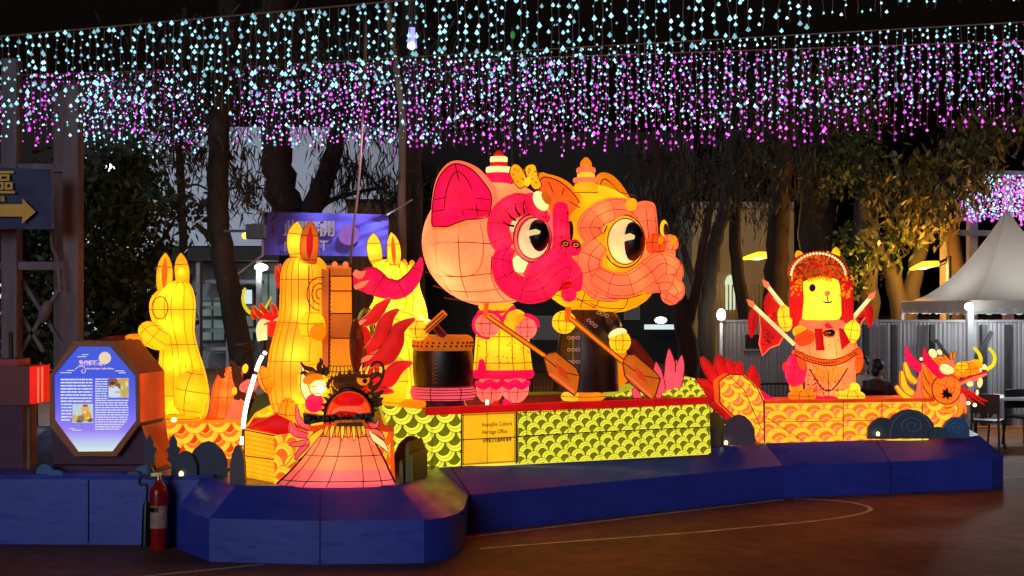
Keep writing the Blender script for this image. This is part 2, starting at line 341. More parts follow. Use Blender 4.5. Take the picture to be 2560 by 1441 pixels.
b = B(); wallbox(b, 1730, 1985, 520, 960, D2, 3); b.build('wall', M_ywall, t, smooth=False)
b = B(); wallbox(b, 1730, 1985, 505, 520, D2-.2, 3); b.build('cornice', M_conc, t, smooth=False)
b = B(); b.cut([(1813, 775), (1813, 705), (1818, 692), (1826, 687), (1834, 692), (1838, 705), (1838, 775)], D2-.08, .06); b.build('arched_doorway', lamp('lit_arch', (200, 225, 190), 1.0), t, smooth=False)
f = B(); wallbox(f, 1770, 1800, 610, 680, D2-.1, .12); fo = f.build('window', M_dark, t, smooth=False); b = B(); wallbox(b, 1774, 1796, 614, 676, D2-.13, .04); b.build('pane', M_dwall, fo, smooth=False)
for k in range(26):
    b = B(); u = 1735+k*9.6; b.beam(A(u, 800, 33), A(u, 712, 33), .035); o = b.build('railing_bar', M_dark, t, smooth=False)
t = thing('dark_hall', 'unlit dark hall with a bright ceiling lamp behind the lion dancers', 'building', (A(1400, 0, 46).x, 46, 0))
b = B(); wallbox(b, 1000, 1735, 330, 1000, 46, 3); b.build('wall', M_dwall, t, smooth=False)
for u1, u2, v1, v2 in ((1330, 1420, 790, 850), (1560, 1600, 760, 800), (1150, 1230, 640, 720)):
    f = B(); wallbox(f, u1, u2, v1, v2, 45.9, .1); fo = f.build('window', M_conc, t, smooth=False); b = B(); wallbox(b, u1+4, u2-4, v1+4, v2-4, 45.85, .04); b.build('pane', lamp('dim_pane', (70, 72, 80), .12), fo, smooth=False)
b = B(); b.ell(A(1652, 801, 44), (px(15, 44), .2, px(8, 44))); b.build('ceiling_lamp', L_spot, t)
b = B(); wallbox(b, 1612, 1690, 812, 824, 44.5, .2); b.build('lit_fascia', M_paneb, t, smooth=False)
# ---------------------------------------------------------------- trees
M_leafd = dif('dark_leaves', (.022, .034, .012), .5, var=.5, sc=1.5); M_leafg = dif('green_leaves', (.055, .08, .018), .45, var=.5, sc=2); M_leafo = dif('olive_leaves', (.10, .085, .02), .5, var=.5, sc=1.5); M_need = dif('needle_sprays', (.026, .027, .013), .6, var=.4, sc=1.5)
def leaves(clumps, d, ln, wd, dens, droop=0.0, depth=.9):
    dens = dens*2.1
    V = []; n = 0
    for c in clumps:
        u, v, ru, rv = c[:4]; dd = d+(c[4] if len(c) > 4 else 0); k = int(dens*ru*rv*(dd/20)**2)
        # leaf sprays: sub-clusters in the clump so that gaps stay open
        ns = max(4, k//16); th = rng.uniform(0, 2*np.pi, ns); rr_ = np.sqrt(rng.uniform(0, 1, ns)); dy = rng.normal(0, depth*.5, ns)
        cx = u+ru*rr_*np.cos(th); cv = v+rv*rr_*np.sin(th); idx = rng.integers(0, ns, k)
        X = (cx[idx]-U0)*dd/F+rng.normal(0, .16, k); Z = H-(cv[idx]-V0)*dd/F+rng.normal(0, .14, k)-(np.abs(rng.normal(0, .25, k))*droop); Y = dd+dy[idx]+rng.normal(0, .15, k)
        P = np.stack([X, Y, Z], 1)
        a = rng.normal(0, 1, (k, 3)); a[:, 2] -= droop*3; a /= np.linalg.norm(a, axis=1)[:, None]
        s = rng.normal(0, 1, (k, 3)); s -= a*(s*a).sum(1)[:, None]; s /= np.linalg.norm(s, axis=1)[:, None]
        L_ = ln*rng.uniform(.6, 1.3, k)[:, None]; W_ = wd*rng.uniform(.7, 1.2, k)[:, None]
        q = np.stack([P-a*L_*.5, P+s*W_*.5-a*L_*.05, P+a*L_*.5, P-s*W_*.5-a*L_*.05], 1); V.append(q.reshape(-1, 3)); n += k
    return np.concatenate(V), n
def tree(label, d, trunk, limbs=(), clumps=(), leaf=(.13, .06), dens=.05, droop=0., bark=None, lm=None, name='broadleaf_tree', twigs=0):
    u0 = trunk[0][0]; base = A(u0, V0+H*F/d, d)
    t = thing(name, label, 'tree', base, 'trees behind the lantern display'); bark = bark or M_bark
    b = B()
    def limb(pts):
        P = cr([A(u, v, d+(q[0] if q else 0)) for u, v, _w, *q in pts], 5); rad = [px(w_, d)/2 for _, _, w_, *q in pts]
        P = [p+Vector((rng.normal(0, 1), rng.normal(0, 1), 0))*rad[0]*.08 for p in P]; b.tube(P, rad, 10)
    tr = list(trunk)
    if tr[0][1] < V0+H*F/d-5: tr = [(tr[0][0], V0+H*F/d+2, tr[0][2]*1.15)]+tr
    limb(tr); b.build('trunk', bark, t)
    for l in limbs: b = B(); limb(l); b.build('limb', bark, t)
    if clumps:
        v, n = leaves(clumps, d, leaf[0], leaf[1], dens, droop)
        bb = B(); bb.v = v.tolist(); bb.f = [(4*i, 4*i+1, 4*i+2, 4*i+3) for i in range(n)]; bb.m = [0]*n
        bb.build('crown', lm or M_leafd, t, smooth=False)
        if twigs:
            b = B()
            for c in clumps:
                for k in range(twigs):
                    p = A(c[0]+rng.normal(0, c[2]*.3), c[1]+c[3]*.6, d); q = A(c[0]+rng.uniform(-1, 1)*c[2]*.8, c[1]-rng.uniform(-.6, .9)*c[3], d+rng.normal(0, .3)); m_ = p.lerp(q, .5)+Vector((0, 0, .1))
                    b.tube([p, m_, q], [.03, .02, .008], 5)
            b.build('twigs', bark, t, kind='stuff')
    return t
tree('grey trunk carrying a floodlight, left of the violet banner', 16, [(600, 900, 60), (560, 650, 56), (545, 480, 54), (550, 300, 50), (565, 80, 44), (570, -60, 40)], [[(560, 640, 24), (520, 590, 18), (490, 560, 12)], [(550, 330, 30), (480, 240, 18), (430, 150, 12)]],
     [(600, 440, 50, 55), (625, 480, 30, 40), (590, 380, 60, 30), (500, 380, 40, 40), (500, 510, 34, 40), (480, 180, 160, 110), (640, 100, 150, 90)], (.22, .028), .05, .6, M_bark, M_need, 'needle_tree', 2)
tree('thick dark brown forked trunk rising behind the violet banner', 21, [(745, 850, 95), (735, 620, 88), (710, 500, 80), (690, 400, 76), (682, 260, 70), (690, -40, 60)], [[(748, 600, 60), (790, 500, 56), (822, 420, 50), (850, 300, 42), (880, 120, 34)], [(770, 560, 20), (820, 505, 14), (900, 480, 10), (960, 470, 8)]],
     [(830, 400, 60, 50), (870, 450, 40, 45), (960, 440, 70, 50), (900, 420, 70, 36), (990, 500, 40, 30), (820, 160, 200, 120), (960, 250, 120, 90)], (.30, .03), .032, .9, M_bark2, M_need, 'needle_tree', 2)
tree('slim upright trunk between the leafy tree and the floodlight trunk', 23, [(465, 900, 24), (458, 640, 22), (452, 420, 20), (455, 200, 17), (460, 20, 14)], [[(455, 470, 7), (490, 462, 6), (520, 475, 5)]], [(430, 400, 50, 40), (480, 300, 90, 70), (400, 300, 70, 60)], (.2, .04), .05, .5, M_bark2, M_need, 'needle_tree', 1)
tree('grey trunk left of the pink lion head, tied to the banner rope', 19, [(1050, 900, 54), (1038, 700, 50), (1032, 450, 48), (1030, 250, 46), (1025, -40, 42)], [[(1028, 240, 22), (1060, 150, 18), (1120, 80, 12)]], [(1080, 140, 150, 90), (1180, 240, 120, 80), (1090, 440, 40, 40), (1190, 480, 40, 60)], (.24, .035), .02, .7, M_bark, M_need, 'needle_tree', 1)
tree('thin pale trunk catching light above the grey trunk', 18.4, [(1012, 900, 22), (1004, 500, 20), (1006, 300, 17), (985, 130, 16), (962, -30, 18)], [], [], bark=M_pale, name='pale_tree')  # the light on this trunk is put into its pale bark colour
tree('broad leafy tree with glossy leaves behind the octagonal panel', 18, [(345, 950, 34), (320, 800, 28), (300, 650, 22), (330, 540, 16)], [[(205, 640, 13), (212, 540, 13), (235, 470, 12), (268, 425, 9)], [(310, 700, 16), (380, 640, 12), (430, 560, 8)]],
     [(300, 500, 95, 70), (250, 590, 60, 50), (340, 580, 80, 40), (230, 710, 70, 80), (330, 700, 95, 75), (280, 800, 100, 70), (390, 800, 50, 60), (420, 500, 50, 40), (215, 450, 45, 50), (330, 420, 80, 40), (360, 860, 60, 40)], (.15, .075), .085, .2, M_bark, M_leafg, 'broadleaf_tree', 3)
tree('shrubby dark tree behind the timber scaffold, far left', 19, [(80, 950, 30), (90, 800, 22), (110, 640, 16)], [], [(90, 730, 70, 70), (60, 830, 90, 70), (110, 620, 60, 70), (60, 520, 80, 60), (20, 640, 60, 70), (120, 850, 60, 40)], (.15, .07), .12, .2, M_bark, M_leafd, 'broadleaf_tree', 2)
R_ = 'needle_tree'
tree('leaning twin trunk nearest the right edge of the yellow lion head', 19.5, [(1722, 900, 54), (1705, 800, 46), (1675, 640, 38), (1655, 480, 30), (1640, 340, 22)], [[(1712, 830, 34), (1742, 720, 26), (1760, 600, 22), (1790, 470, 16)]], [(1650, 470, 60, 60), (1720, 520, 60, 50), (1780, 440, 70, 50), (1640, 380, 80, 40)], (.28, .03), .035, .8, M_bark2, M_need, R_, 2)
tree('dark trunk in front of the cream building left of the orange street lamp', 22, [(1765, 900, 46), (1768, 760, 40), (1785, 620, 36), (1815, 500, 32), (1830, 330, 28)], [[(1770, 780, 26), (1730, 690, 20), (1700, 600, 14)], [(1800, 560, 14), (1850, 500, 10), (1890, 470, 7)]], [(1840, 420, 80, 60), (1900, 480, 60, 50), (1740, 400, 80, 40), (1880, 380, 80, 40)], (.28, .03), .03, .8, M_bark, M_need, R_, 2)
tree('slim dark trunk crossing the glowing arched doorway', 23, [(1868, 900, 36), (1860, 760, 34), (1838, 620, 30), (1845, 400, 26)], [], [(1860, 360, 80, 40)], (.26, .03), .03, .8, M_bark2, M_need, R_, 1)
tree('thick brown trunk directly behind the orange street lamp', 25, [(1935, 900, 64), (1938, 740, 58), (1945, 580, 54), (1958, 400, 50), (1965, 150, 42)], [[(1950, 620, 8), (1962, 540, 8), (1975, 470, 6)]], [(1960, 330, 110, 70), (2030, 430, 80, 60), (1900, 250, 150, 80)], (.28, .035), .028, .7, M_bark2, M_need, R_, 1)
tree('massive dark trunk rising above the opera headdress', 26, [(2065, 900, 100), (2050, 700, 92), (2040, 500, 88), (2035, 250, 80)], [[(2070, 720, 30), (2110, 610, 22), (2150, 540, 14)]], [(2080, 380, 110, 60), (2050, 250, 160, 90)], (.2, .05), .03, .3, M_bark2, M_leafo, 'broadleaf_tree', 1)
tree('two dark leaning trunks between the headdress and the tent', 25, [(2170, 900, 60), (2168, 720, 56), (2165, 560, 60), (2175, 380, 56)], [[(2262, 860, 54), (2240, 720, 44), (2190, 600, 30), (2150, 520, 20)], [(2270, 820, 50), (2282, 700, 40), (2310, 600, 32), (2345, 540, 22)]], [(2130, 640, 50, 70), (2220, 620, 40, 60), (2150, 430, 80, 70), (2110, 700, 30, 50)], (.16, .08), .05, .2, M_bark, M_leafg, 'broadleaf_tree', 1)
tree('lamplit orange foliage spreading above the right street lamp', 24.5, [(2400, 900, 44), (2390, 640, 36), (2360, 480, 28), (2380, 320, 20)], [[(2375, 560, 18), (2310, 500, 12), (2260, 470, 8)], [(2370, 450, 16), (2440, 380, 10)]],
     [(2290, 500, 60, 40), (2340, 470, 60, 50), (2330, 560, 50, 25), (2270, 555, 40, 22), (2380, 400, 60, 40), (2440, 350, 50, 50), (2470, 300, 70, 25), (2530, 320, 50, 25), (2300, 420, 60, 30), (2420, 440, 40, 40), (2200, 470, 30, 40)], (.22, .07), .06, .6, M_bark2, M_leafo, 'broadleaf_tree', 3)
# ---------------------------------------------------------------- street lights and lamps
def street_lamp(label, d, up, vt, hu1, hu2, hv, rise):
    t = thing('street_lamp', label, 'street lamp', A(up, V0+H*F/d, d), 'orange street lamps')
    b = B(); b.tube([A(up, V0+H*F/d, d), A(up, vt, d)], [.07, .05], 8); b.build('pole', M_dark, t)
    b = B(); b.tube([A(up, vt+6, d), A(hu2, hv, d)], .03, 6); b.tube([A(up, vt+16, d), A(hu2, hv+8, d)], .015, 6); b.build('arm', M_dark, t)
    b = B(); b.tube(cr([A(hu1, hv+rise+2, d), A((hu1+hu2)/2, hv+rise*.4, d), A(hu2, hv+1, d)], 5), [px(2, d), px(10, d), px(6, d)], 10, flat=1.3); b.build('lamp_head', L_sod, t)
    lightpt(t, A((hu1+hu2)/2, hv+16, d), 900, (1, .45, .05), .15, 'lamp_light'); return t
street_lamp('orange street lamp on an arm over the cream building', 30, 1962, 628, 1853, 1937, 636, 10)
street_lamp('orange street lamp just left of the tent peak', 23.4, 2372, 640, 2274, 2346, 658, 14)
t = thing('post_lamp', 'white globe lamp on a short post at the hoarding end', 'lamp', A(1803, V0+H*F/21.5, 21.5))
b = B(); b.tube([A(1802, V0+H*F/21.5, 21.5), A(1803, 804, 21.5)], .03, 8); b.build('post', M_white, t)
b = B(); b.ell(A(1803, 788, 21.5), (px(11, 21.5), px(11, 21.5), px(16, 21.5))); b.build('globe', L_spot, t); b = B(); b.tube([A(1803, 806, 21.5), A(1803, 800, 21.5)], .07, 10); b.build('collar', M_dark, t)
lightpt(t, A(1803, 788, 21.2), 18, (1, .85, .65), .12)
t = thing('spotlight', 'glaring white spotlight fixed high in the leafy tree', 'spotlight', A(277, 422, 30))
b = B(); b.ell(A(277, 422, 30), (px(13, 30), .12, px(13, 30))); b.build('lens', L_spot, t); b = B(); b.tube([A(277, 422, 30.1), A(277, 422, 30.5)], [.16, .1], 12); b.tube([A(277, 422, 30.4), A(277, 900, 30.4), A(277, V0+H*F/30.4, 30.4)], .05, 8); b.build('housing', M_dark, t)
lightpt(t, A(300, 430, 30.9), 1100, (.85, .92, 1), .15)
t = thing('cluster_lamp', 'yellowish lamp cluster glowing through the leaves', 'lamp', A(335, 605, 26))
for k, (u, v, r) in enumerate(((318, 602, 9), (334, 598, 10), (350, 602, 8), (366, 599, 5), (322, 622, 7), (376, 604, 4))):
    b = B(); b.ep(u, v, 26, r, r*.7, .06, nu=10, nv=7); b.build('lamp_glass', lamp('warm_lamp_glass', (255, 240, 150), 4) if k == 0 else bpy.data.materials['warm_lamp_glass'], t)
b = B(); b.tube([A(312, 592, 26.05), A(345, 588, 26.05), A(380, 594, 26.05)], .04, 6); b.tube([A(345, 588, 26.1), A(345, V0+H*F/26, 26.1)], .05, 6); b.build('bracket', M_dark, t)
lightpt(t, A(340, 622, 25.5), 60, (1, .85, .4), .12)
t = thing('floodlight', 'black box floodlight clamped to the grey trunk', 'floodlight', A(638, 580, 15.5))
b = B(); b.box(A(640, 580, 15.5), (px(42, 15.5), .22, px(36, 15.5))); b.build('housing', M_dark, t, smooth=False)
b = B(); b.beam(A(560, 578, 15.6), A(622, 578, 15.6), .035); b.build('bracket', M_dark, t, smooth=False)
b = B(); b.ell(A(613, 590, 15.45), (px(8, 15.5), .05, px(8, 15.5))); b.build('bulb', lamp('amber_bulb', (255, 200, 60), 4), t)
b = B(); b.box(A(662.5, 580, 15.5), (px(3, 15.5), .2, px(32, 15.5))); b.build('lens', M_black, t, smooth=False)
t = thing('blue_spot', 'small bluish white spotlight hung high before the grey trunk', 'spotlight', A(1030, 95, 16.5))
b = B(); b.tube([A(1030, 70, 16.5), A(1030, 120, 16.5)], [px(8, 16.5), px(13, 16.5)], 10); b.build('lamp_body', lamp('violet_lamp', (170, 160, 255), 1.3), t); b = B(); b.ep(1029, 115, 16.42, 9, 9, .1); b.build('lens', L_spot, t); b = B(); b.tube([A(1030, 70, 16.5), Vector((A(1030, 70, 16.5).x, 16.5, 7.2))], .01, 5); b.build('suspension_cable', M_dark, t)
vs_ = bpy.data.lights.new('violet_beam', 'SPOT'); vs_.energy = 650; vs_.color = (.62, .62, 1); vs_.spot_size = math.radians(34); vs_.spot_blend = .8; vs_.shadow_soft_size = .12
vo = bpy.data.objects.new('violet_beam', vs_); COL.objects.link(vo); vo.parent = t; p_ = A(1010, 128, 16.2); vo.location = p_-W[t]; vo.rotation_euler = (A(860, 585, 17.6)-p_).to_track_quat('-Z', 'Y').to_euler()
t = thing('green_lamp', 'dim green lamp glimpsed among the upper light strings', 'lamp', A(1282, 88, 30)); b = B(); b.ep(1282, 88, 30, 6, 10, .08); b.build('lens', lamp('green_lamp_glass', (10, 130, 70), .8), t); b = B(); b.tube([A(1282, 70, 30.1), A(1282, V0+H*F/30.1, 30.1)], .05, 6); b.build('mount', M_dark, t)
# ---------------------------------------------------------------- hoarding, barricades, tent, table, chairs, people
M_corr = dif('corrugated_white_sheet', (.19, .185, .20), .5, var=.15, sc=1.5)
t = thing('hoarding', 'long corrugated pale grey hoarding with a dark opening', 'fence', (A(2000, 0, 21.8).x, 21.8, 0))
DH = 21.8
for k in range(16):
    u = 1795+k*50; b = B(); n = 14; r0, r1 = [], []
    for j in range(n+1):
        uu = u+49.2*j/n; dy = .009*math.cos(j/n*2*math.pi*5); r0.append(A(uu, 806+(k % 3)*.7, DH)+Vector((0, dy, 0))); r1.append(Vector((A(uu, 0, DH).x, DH+dy, .02)))
    b.add(r0+r1, [(j, n+1+j, n+2+j, j+1) for j in range(n)]); b.build('sheet', M_corr, t)
b = B(); wallbox(b, 1795, 2600, 800, 806, DH-.05, .1); b.build('top_rail', M_corr, t, smooth=False)
f = B()
for a4 in ((1858, 1910, 832, 837), (1858, 1910, 873, 878), (1858, 1863, 837, 873), (1905, 1910, 837, 873)): wallbox(f, *a4, DH-.08, .1)
fo = f.build('opening_frame', M_corr, t, smooth=False); b = B(); wallbox(b, 1863, 1905, 837, 873, DH-.045, .02); b.build('opening', M_black, fo, smooth=False)
for u in (2165, 2235, 2330, 2460, 2520):
    b = B(); b.beam(A(u, 1065, DH-.12), A(u, 812, DH-.12), .09); b.build('fence_post', M_dark, t, smooth=False)
b = B(); b.beam(A(2340, 1055, DH-.2), A(2480, 830, DH-.2), .06); b.beam(A(2480, 1040, DH-.25), A(2340, 850, DH-.25), .05); b.build('brace', M_dark, t, smooth=False)
def barricade(label, u1, u2, d, v1, v2):
    t = thing('crowd_barrier', label, 'barrier', A((u1+u2)/2, V0+H*F/d, d), 'black crowd barriers')
    b = B(); b.tube([A(u1, V0+H*F/d, d), A(u1, v1+4, d), A(u1+4, v1, d), A(u2-4, v1, d), A(u2, v1+4, d), A(u2, V0+H*F/d, d)], .018, 6); b.build('frame', M_dark, t)
    n = int((u2-u1)/9)
    for k in range(1, n): b = B(); u = u1+(u2-u1)*k/n; b.tube([A(u, v1, d), A(u, v2, d)], .008, 5); b.build('bar', M_dark, t)
    b = B(); b.tube([A(u1, v2, d), A(u2, v2, d)], .015, 6); b.build('lower_rail', M_dark, t)
barricade('black barrier behind the feet of the opera figure', 1898, 1978, 19, 960, 1075)
barricade('black barrier beside the two seated people', 2150, 2255, 19.6, 975, 1075)
barricade('black barrier behind the lime dragon tail', 1330, 1420, 20, 930, 1060)
def table(label, P, sx, sy, h, name='folding_table'):
    t = thing(name, label, 'table', P); b = B(); b.box((P.x, P.y, h-.02), (sx, sy, .04)); b.build('tabletop', M_white, t, smooth=False)
    for i in (-1, 1):
        for j in (-1, 1): b = B(); b.tube([(P.x+i*sx*.42, P.y+j*sy*.4, h-.04), (P.x+i*sx*.45, P.y+j*sy*.42, 0)], .016, 6); b.build('leg', M_dark, t)
table('white folding table beside the right dragon head', Vector((8.35, 19.2, 0)), 1.9, .7, .75)
M_chair = dif('black_plastic', (.012, .012, .014), .35)
def chair(label, P, rz):
    t = thing('folding_chair', label, 'chair', P, 'black chairs at the folding table'); R = Matrix.Rotation(rz, 3, 'Z'); q = lambda x, y, z: P+R @ Vector((x, y, z))
    b = B(); b.box(q(0, 0, .45), (.42, .42, .04), 0, rz); b.build('seat', M_chair, t, smooth=False)
    b = B(); b.box(q(0, .21, .72), (.42, .03, .3), 0, rz); b.build('backrest', M_chair, t, smooth=False)
    for i in (-1, 1):
        b = B(); b.tube([q(i*.19, -.19, .44), q(i*.21, -.24, 0)], .017, 6); b.build('leg', M_chair, t); b = B(); b.tube([q(i*.19, .21, .86), q(i*.19, .2, .44), q(i*.21, .27, 0)], .017, 6); b.build('leg', M_chair, t)
    return t
chair('black chair with its back to the dragon snout', Vector((7.25, 18.3, 0)), 2.6); chair('black chair tucked under the white table, farther from the snout', Vector((8.1, 18.95, 0)), .3)
M_skin = dif('skin', (.35, .2, .14), .6); M_hair = dif('black_hair', (.012, .01, .01), .5); M_shirtw = dif('white_shirt', (.5, .5, .5), .8); M_shirtd = dif('dark_floral_top', (.06, .03, .035), .8, var=.6, sc=20); M_trous = dif('dark_trousers', (.02, .02, .03), .8)
def sitter(label, P, shirt, hairlong, face=0.):
    t = thing('person', label, 'person', P); R = Matrix.Rotation(face, 3, 'Z'); q = lambda x, y, z: P+R @ Vector((x, y, z))
    b = B(); rings = []
    for z, rx, ry in ((.43, .19, .14), (.6, .17, .12), (.8, .19, .12), (.95, .21, .11), (1.01, .15, .09), (1.04, .06, .06), (1.1, .055, .055), (1.12, .07, .08), (1.2, .085, .1), (1.28, .08, .095), (1.34, .03, .04)):
        rings.append([q(rx*math.cos(a), ry*math.sin(a), z) for a in (2*math.pi*j/14 for j in range(14))])
    b.loft(rings); 
    for s_ in (-1, 1):
        b.tube([q(s_*.1, 0, .47), q(s_*.12, -.4, .48), q(s_*.12, -.43, .1), q(s_*.12, -.52, .04)], [.09, .075, .05, .04], 9)
        b.tube([q(s_*.2, 0, .97), q(s_*.26, -.05, .72), q(s_*.12, -.28, .62)], [.055, .045, .035], 8)
        for f in range(4): b.tube([q(s_*.12+.02*(f-1.5), -.28, .62), q(s_*.1+.02*(f-1.5), -.36-.005*f, .6), q(s_*.1+.02*(f-1.5), -.39, .57)], [.011, .009, .006], 5)
    b.ell(q(0, -.1, 1.2), (.018, .025, .025), 8, 5)
    bo = b.build('body', M_skin, t, smooth='all')
    b = B(); rings = []
    for z, rx, ry in ((.42, .205, .155), (.6, .185, .135), (.8, .205, .135), (.95, .225, .125), (1.0, .17, .1), (1.03, .085, .075)): rings.append([q(rx*math.cos(a), ry*math.sin(a), z) for a in (2*math.pi*j/14 for j in range(14))])
    b.loft(rings, cap=False)
    for s_ in (-1, 1): b.tube([q(s_*.19, 0, .975), q(s_*.25, -.04, .78)], [.075, .06], 9)
    b.build('shirt', shirt, t, smooth='all')
    b = B()
    for s_ in (-1, 1): b.tube([q(s_*.1, .02, .47), q(s_*.12, -.4, .48), q(s_*.12, -.43, .12)], [.105, .09, .065], 9)
    b.build('trousers', M_trous, t, smooth='all')
    b = B(); b.ell(q(0, .025, 1.25), (.1, .105, .11), 12, 8)
    if hairlong: b.ell(q(0, .1, 1.16), (.07, .05, .09), 10, 7)
    b.build('hair', M_hair, t, smooth='all')
    return t
sitter('person with dark hair tied up seated beside the hoarding', A(2196, V0+H*F/19.2, 19.2), M_shirtd, True, 2.4)
sitter('person in a white shirt seated behind the opera figure', A(2158, V0+H*F/20.3, 20.3), M_shirtw, False, -.8)
for P, rz, lb in ((A(2196, V0+H*F/19.2, 19.2), 2.4, 'black chair carrying the person with tied hair'), (A(2158, V0+H*F/20.3, 20.3), -.8, 'black chair carrying the person in the white shirt')):
    chair(lb, P+Vector((0, 0, -.0)), rz)['group'] = 'chairs under the seated people'
# tent
M_tent = dif('grey_tent_fabric', (.72, .66, .6), .75, var=.12, sc=1.5, bump=.15, bsc=6); tl_ = M_tent.node_tree; tr_ = tl_.nodes.new('ShaderNodeBsdfTranslucent'); tr_.inputs[0].default_value = (.7, .62, .52, 1); mx_ = tl_.nodes.new('ShaderNodeMixShader'); mx_.inputs[0].default_value = .3; tl_.links.new(tl_.nodes['Principled BSDF'].outputs[0], mx_.inputs[1]); tl_.links.new(tr_.outputs[0], mx_.inputs[2]); tl_.links.new(mx_.outputs[0], tl_.nodes['Material Output'].inputs[0]); M_val = dif('white_valance', (.72, .73, .72), .7, var=.06)
M_scal = dif('white_scallop_cloth', (.8, .82, .8), .7, var=.05); sn_ = M_scal.node_tree; st_ = sn_.nodes.new('ShaderNodeBsdfTranslucent'); st_.inputs[0].default_value = (.85, .9, .9, 1); sm_ = sn_.nodes.new('ShaderNodeMixShader'); sm_.inputs[0].default_value = .65
sn_.links.new(sn_.nodes['Principled BSDF'].outputs[0], sm_.inputs[1]); sn_.links.new(st_.outputs[0], sm_.inputs[2]); sn_.links.new(sm_.outputs[0], sn_.nodes['Material Output'].inputs[0])
ZE = 2.26; cs = [Vector((7.16, 22.0, ZE)), Vector((7.4, 19.4, ZE)), Vector((9.95, 19.7, ZE)), Vector((9.7, 22.3, ZE))]; pk = Vector((8.62, 20.9, 3.85))
t = thing('pagoda_tent', 'grey peaked pagoda tent with scalloped white valance', 'tent', (8.56, 20.85, 0))
for k in range(4):
    a, c = cs[k], cs[(k+1) % 4]; b = B(); rings = []; n = 14
    for i in range(13):
        s_ = i/12; zz = (ZE-.0)+(pk.z-ZE)*(s_**1.75 if s_ < 1 else 1); sc_ = 1-s_*.985
        row = []
        for j in range(n+1):
            e = a.lerp(c, j/n); p = Vector((pk.x+(e.x-pk.x)*sc_, pk.y+(e.y-pk.y)*sc_, zz)); sag = .04*math.sin(math.pi*j/n)*math.sin(math.pi*s_); p.z -= sag; row.append(p)
        rings.append(row)
    m = n+1; b.add([p for r in rings for p in r], [(i*m+j, i*m+j+1, (i+1)*m+j+1, (i+1)*m+j) for i in range(12) for j in range(n)]); b.build('roof_panel', M_tent, t, smooth='all')
    b = B(); top, bot = [], []; nn = 60
    ex = (c-a).normalized(); out = Vector((ex.y, -ex.x, 0))*.02
    for j in range(nn+1):
        e = a.lerp(c, j/nn)+out; top.append(e+Vector((0, 0, .03))); bot.append(e-Vector((0, 0, .10+.055*abs(math.sin(math.pi*j/nn*10)))))
    b.add(top+bot, [(j, j+1, nn+2+j, nn+1+j) for j in range(nn)]); b.build('valance', M_tent, t, smooth=False)
    b = B(); b.add([p+Vector((0, 0, 0))-out*1.6 for p in top+bot], [(j, nn+1+j, nn+2+j, j+1) for j in range(nn)]); b.build('valance_lining', M_val, t, smooth=False)
    b = B(); t2, b2 = [], []
    for j in range(nn+1):
        e = a.lerp(c, j/nn)-out*.4; t2.append(e-Vector((0, 0, .10))); b2.append(e-Vector((0, 0, .15+.06*abs(math.sin(math.pi*j/nn*10+.6)))))
    b.add(t2+b2, [(j, j+1, nn+2+j, nn+1+j) for j in range(nn)]); b.build('scalloped_edge', M_scal, t, smooth=False)
    b = B(); p = a*1; p.z = 0; q = Vector((a.x, a.y, ZE)); b.beam(p+(pk-a)*.03*Vector((1, 1, 0)).length*0, q, .10 if k else .05); b.build('tent_leg', M_white, t, smooth=False)
    b = B(); b.beam(a-Vector((0, 0, .16))-out*2.5, c-Vector((0, 0, .16))-out*2.5, .06); b.build('eaves_beam', M_white, t, smooth=False)
    b = B(); b.box((a.x, a.y, .015), (.3, .3, .03)); b.build('foot_plate', M_dark, t, smooth=False)
b = B(); b.tube([pk-Vector((0, 0, .25)), pk+Vector((0, 0, .03))], [.05, .02], 8); b.build('peak_cap', M_tent, t)
b = B(); b.ell(A(2421, 767, 19.2), (.06, .05, .06)); b.build('tent_lamp', L_spot, t); lightpt(t, A(2428, 772, 18.95), 14, (.95, 1, 1), .06); lightpt(t, Vector((8.5, 20.9, 1.95)), 75, (.9, .97, 1), .15)
b = B(); b.tube([cs[1]+Vector((.1, .1, -.2)), cs[1]+Vector((.16, .3, -.5))], .012, 6); b.build('cable_loop', M_white, t)
t = thing('steel_frame', 'pale grey steel frame carrying a small light curtain, upper right', 'frame', A(2366, V0+H*F/25, 25))
for u, v1, w_ in ((2367, 425, 26), (2430, 430, 22), (2520, 430, 22)):
    b = B(); b.beam(A(u, V0+H*F/25, 25+(.8 if u > 2400 else 0)), A(u, v1, 25+(.8 if u > 2400 else 0)), px(w_, 25)); b.build('post', M_steel, t, smooth=False)
for v in (432, 582): b = B(); b.beam(A(2380, v, 25.4), A(2600, v+4, 25.4), px(14, 25)); b.build('beam', M_steel, t, smooth=False)
# ---------------------------------------------------------------- light curtains
def string_mesh(name, length, n_b, mats, rad, wire_r=.004, spread=.03):
    b = B(); pts = [Vector((rng.normal(0, .006), rng.normal(0, .006), -length*i/6)) for i in range(7)]; b.tube(pts, wire_r, 3, 0)
    for k in range(n_b):
        z = -length*(k+rng.uniform(.1, .9))/n_b; a = rng.uniform(0, 6.28); s_ = spread*rng.uniform(.1, 1)
        c = Vector((math.cos(a)*s_, math.sin(a)*s_, z)); r = rad*rng.choice([.55, .7, .9, 1.1, 1.45])
        vs = [c+Vector((0, 0, r*1.3))]+[c+Vector((r*math.cos(q), r*math.sin(q), -.25*r)) for q in (0, 1.257, 2.513, 3.77, 5.027)]+[c-Vector((0, 0, r))]
        b.add(vs, [(0, i+1, (i+1) % 5+1) for i in range(5)]+[(6, (i+1) % 5+1, i+1) for i in range(5)], 1 if rng.uniform() < .62 else (2 if rng.uniform() < .75 else 3))
    me = bpy.data.meshes.new(name); me.from_pydata([tuple(x) for x in b.v], [], b.f)
    for m_ in mats: me.materials.append(m_)
    me.polygons.foreach_set('material_index', b.m); me.update(); return me
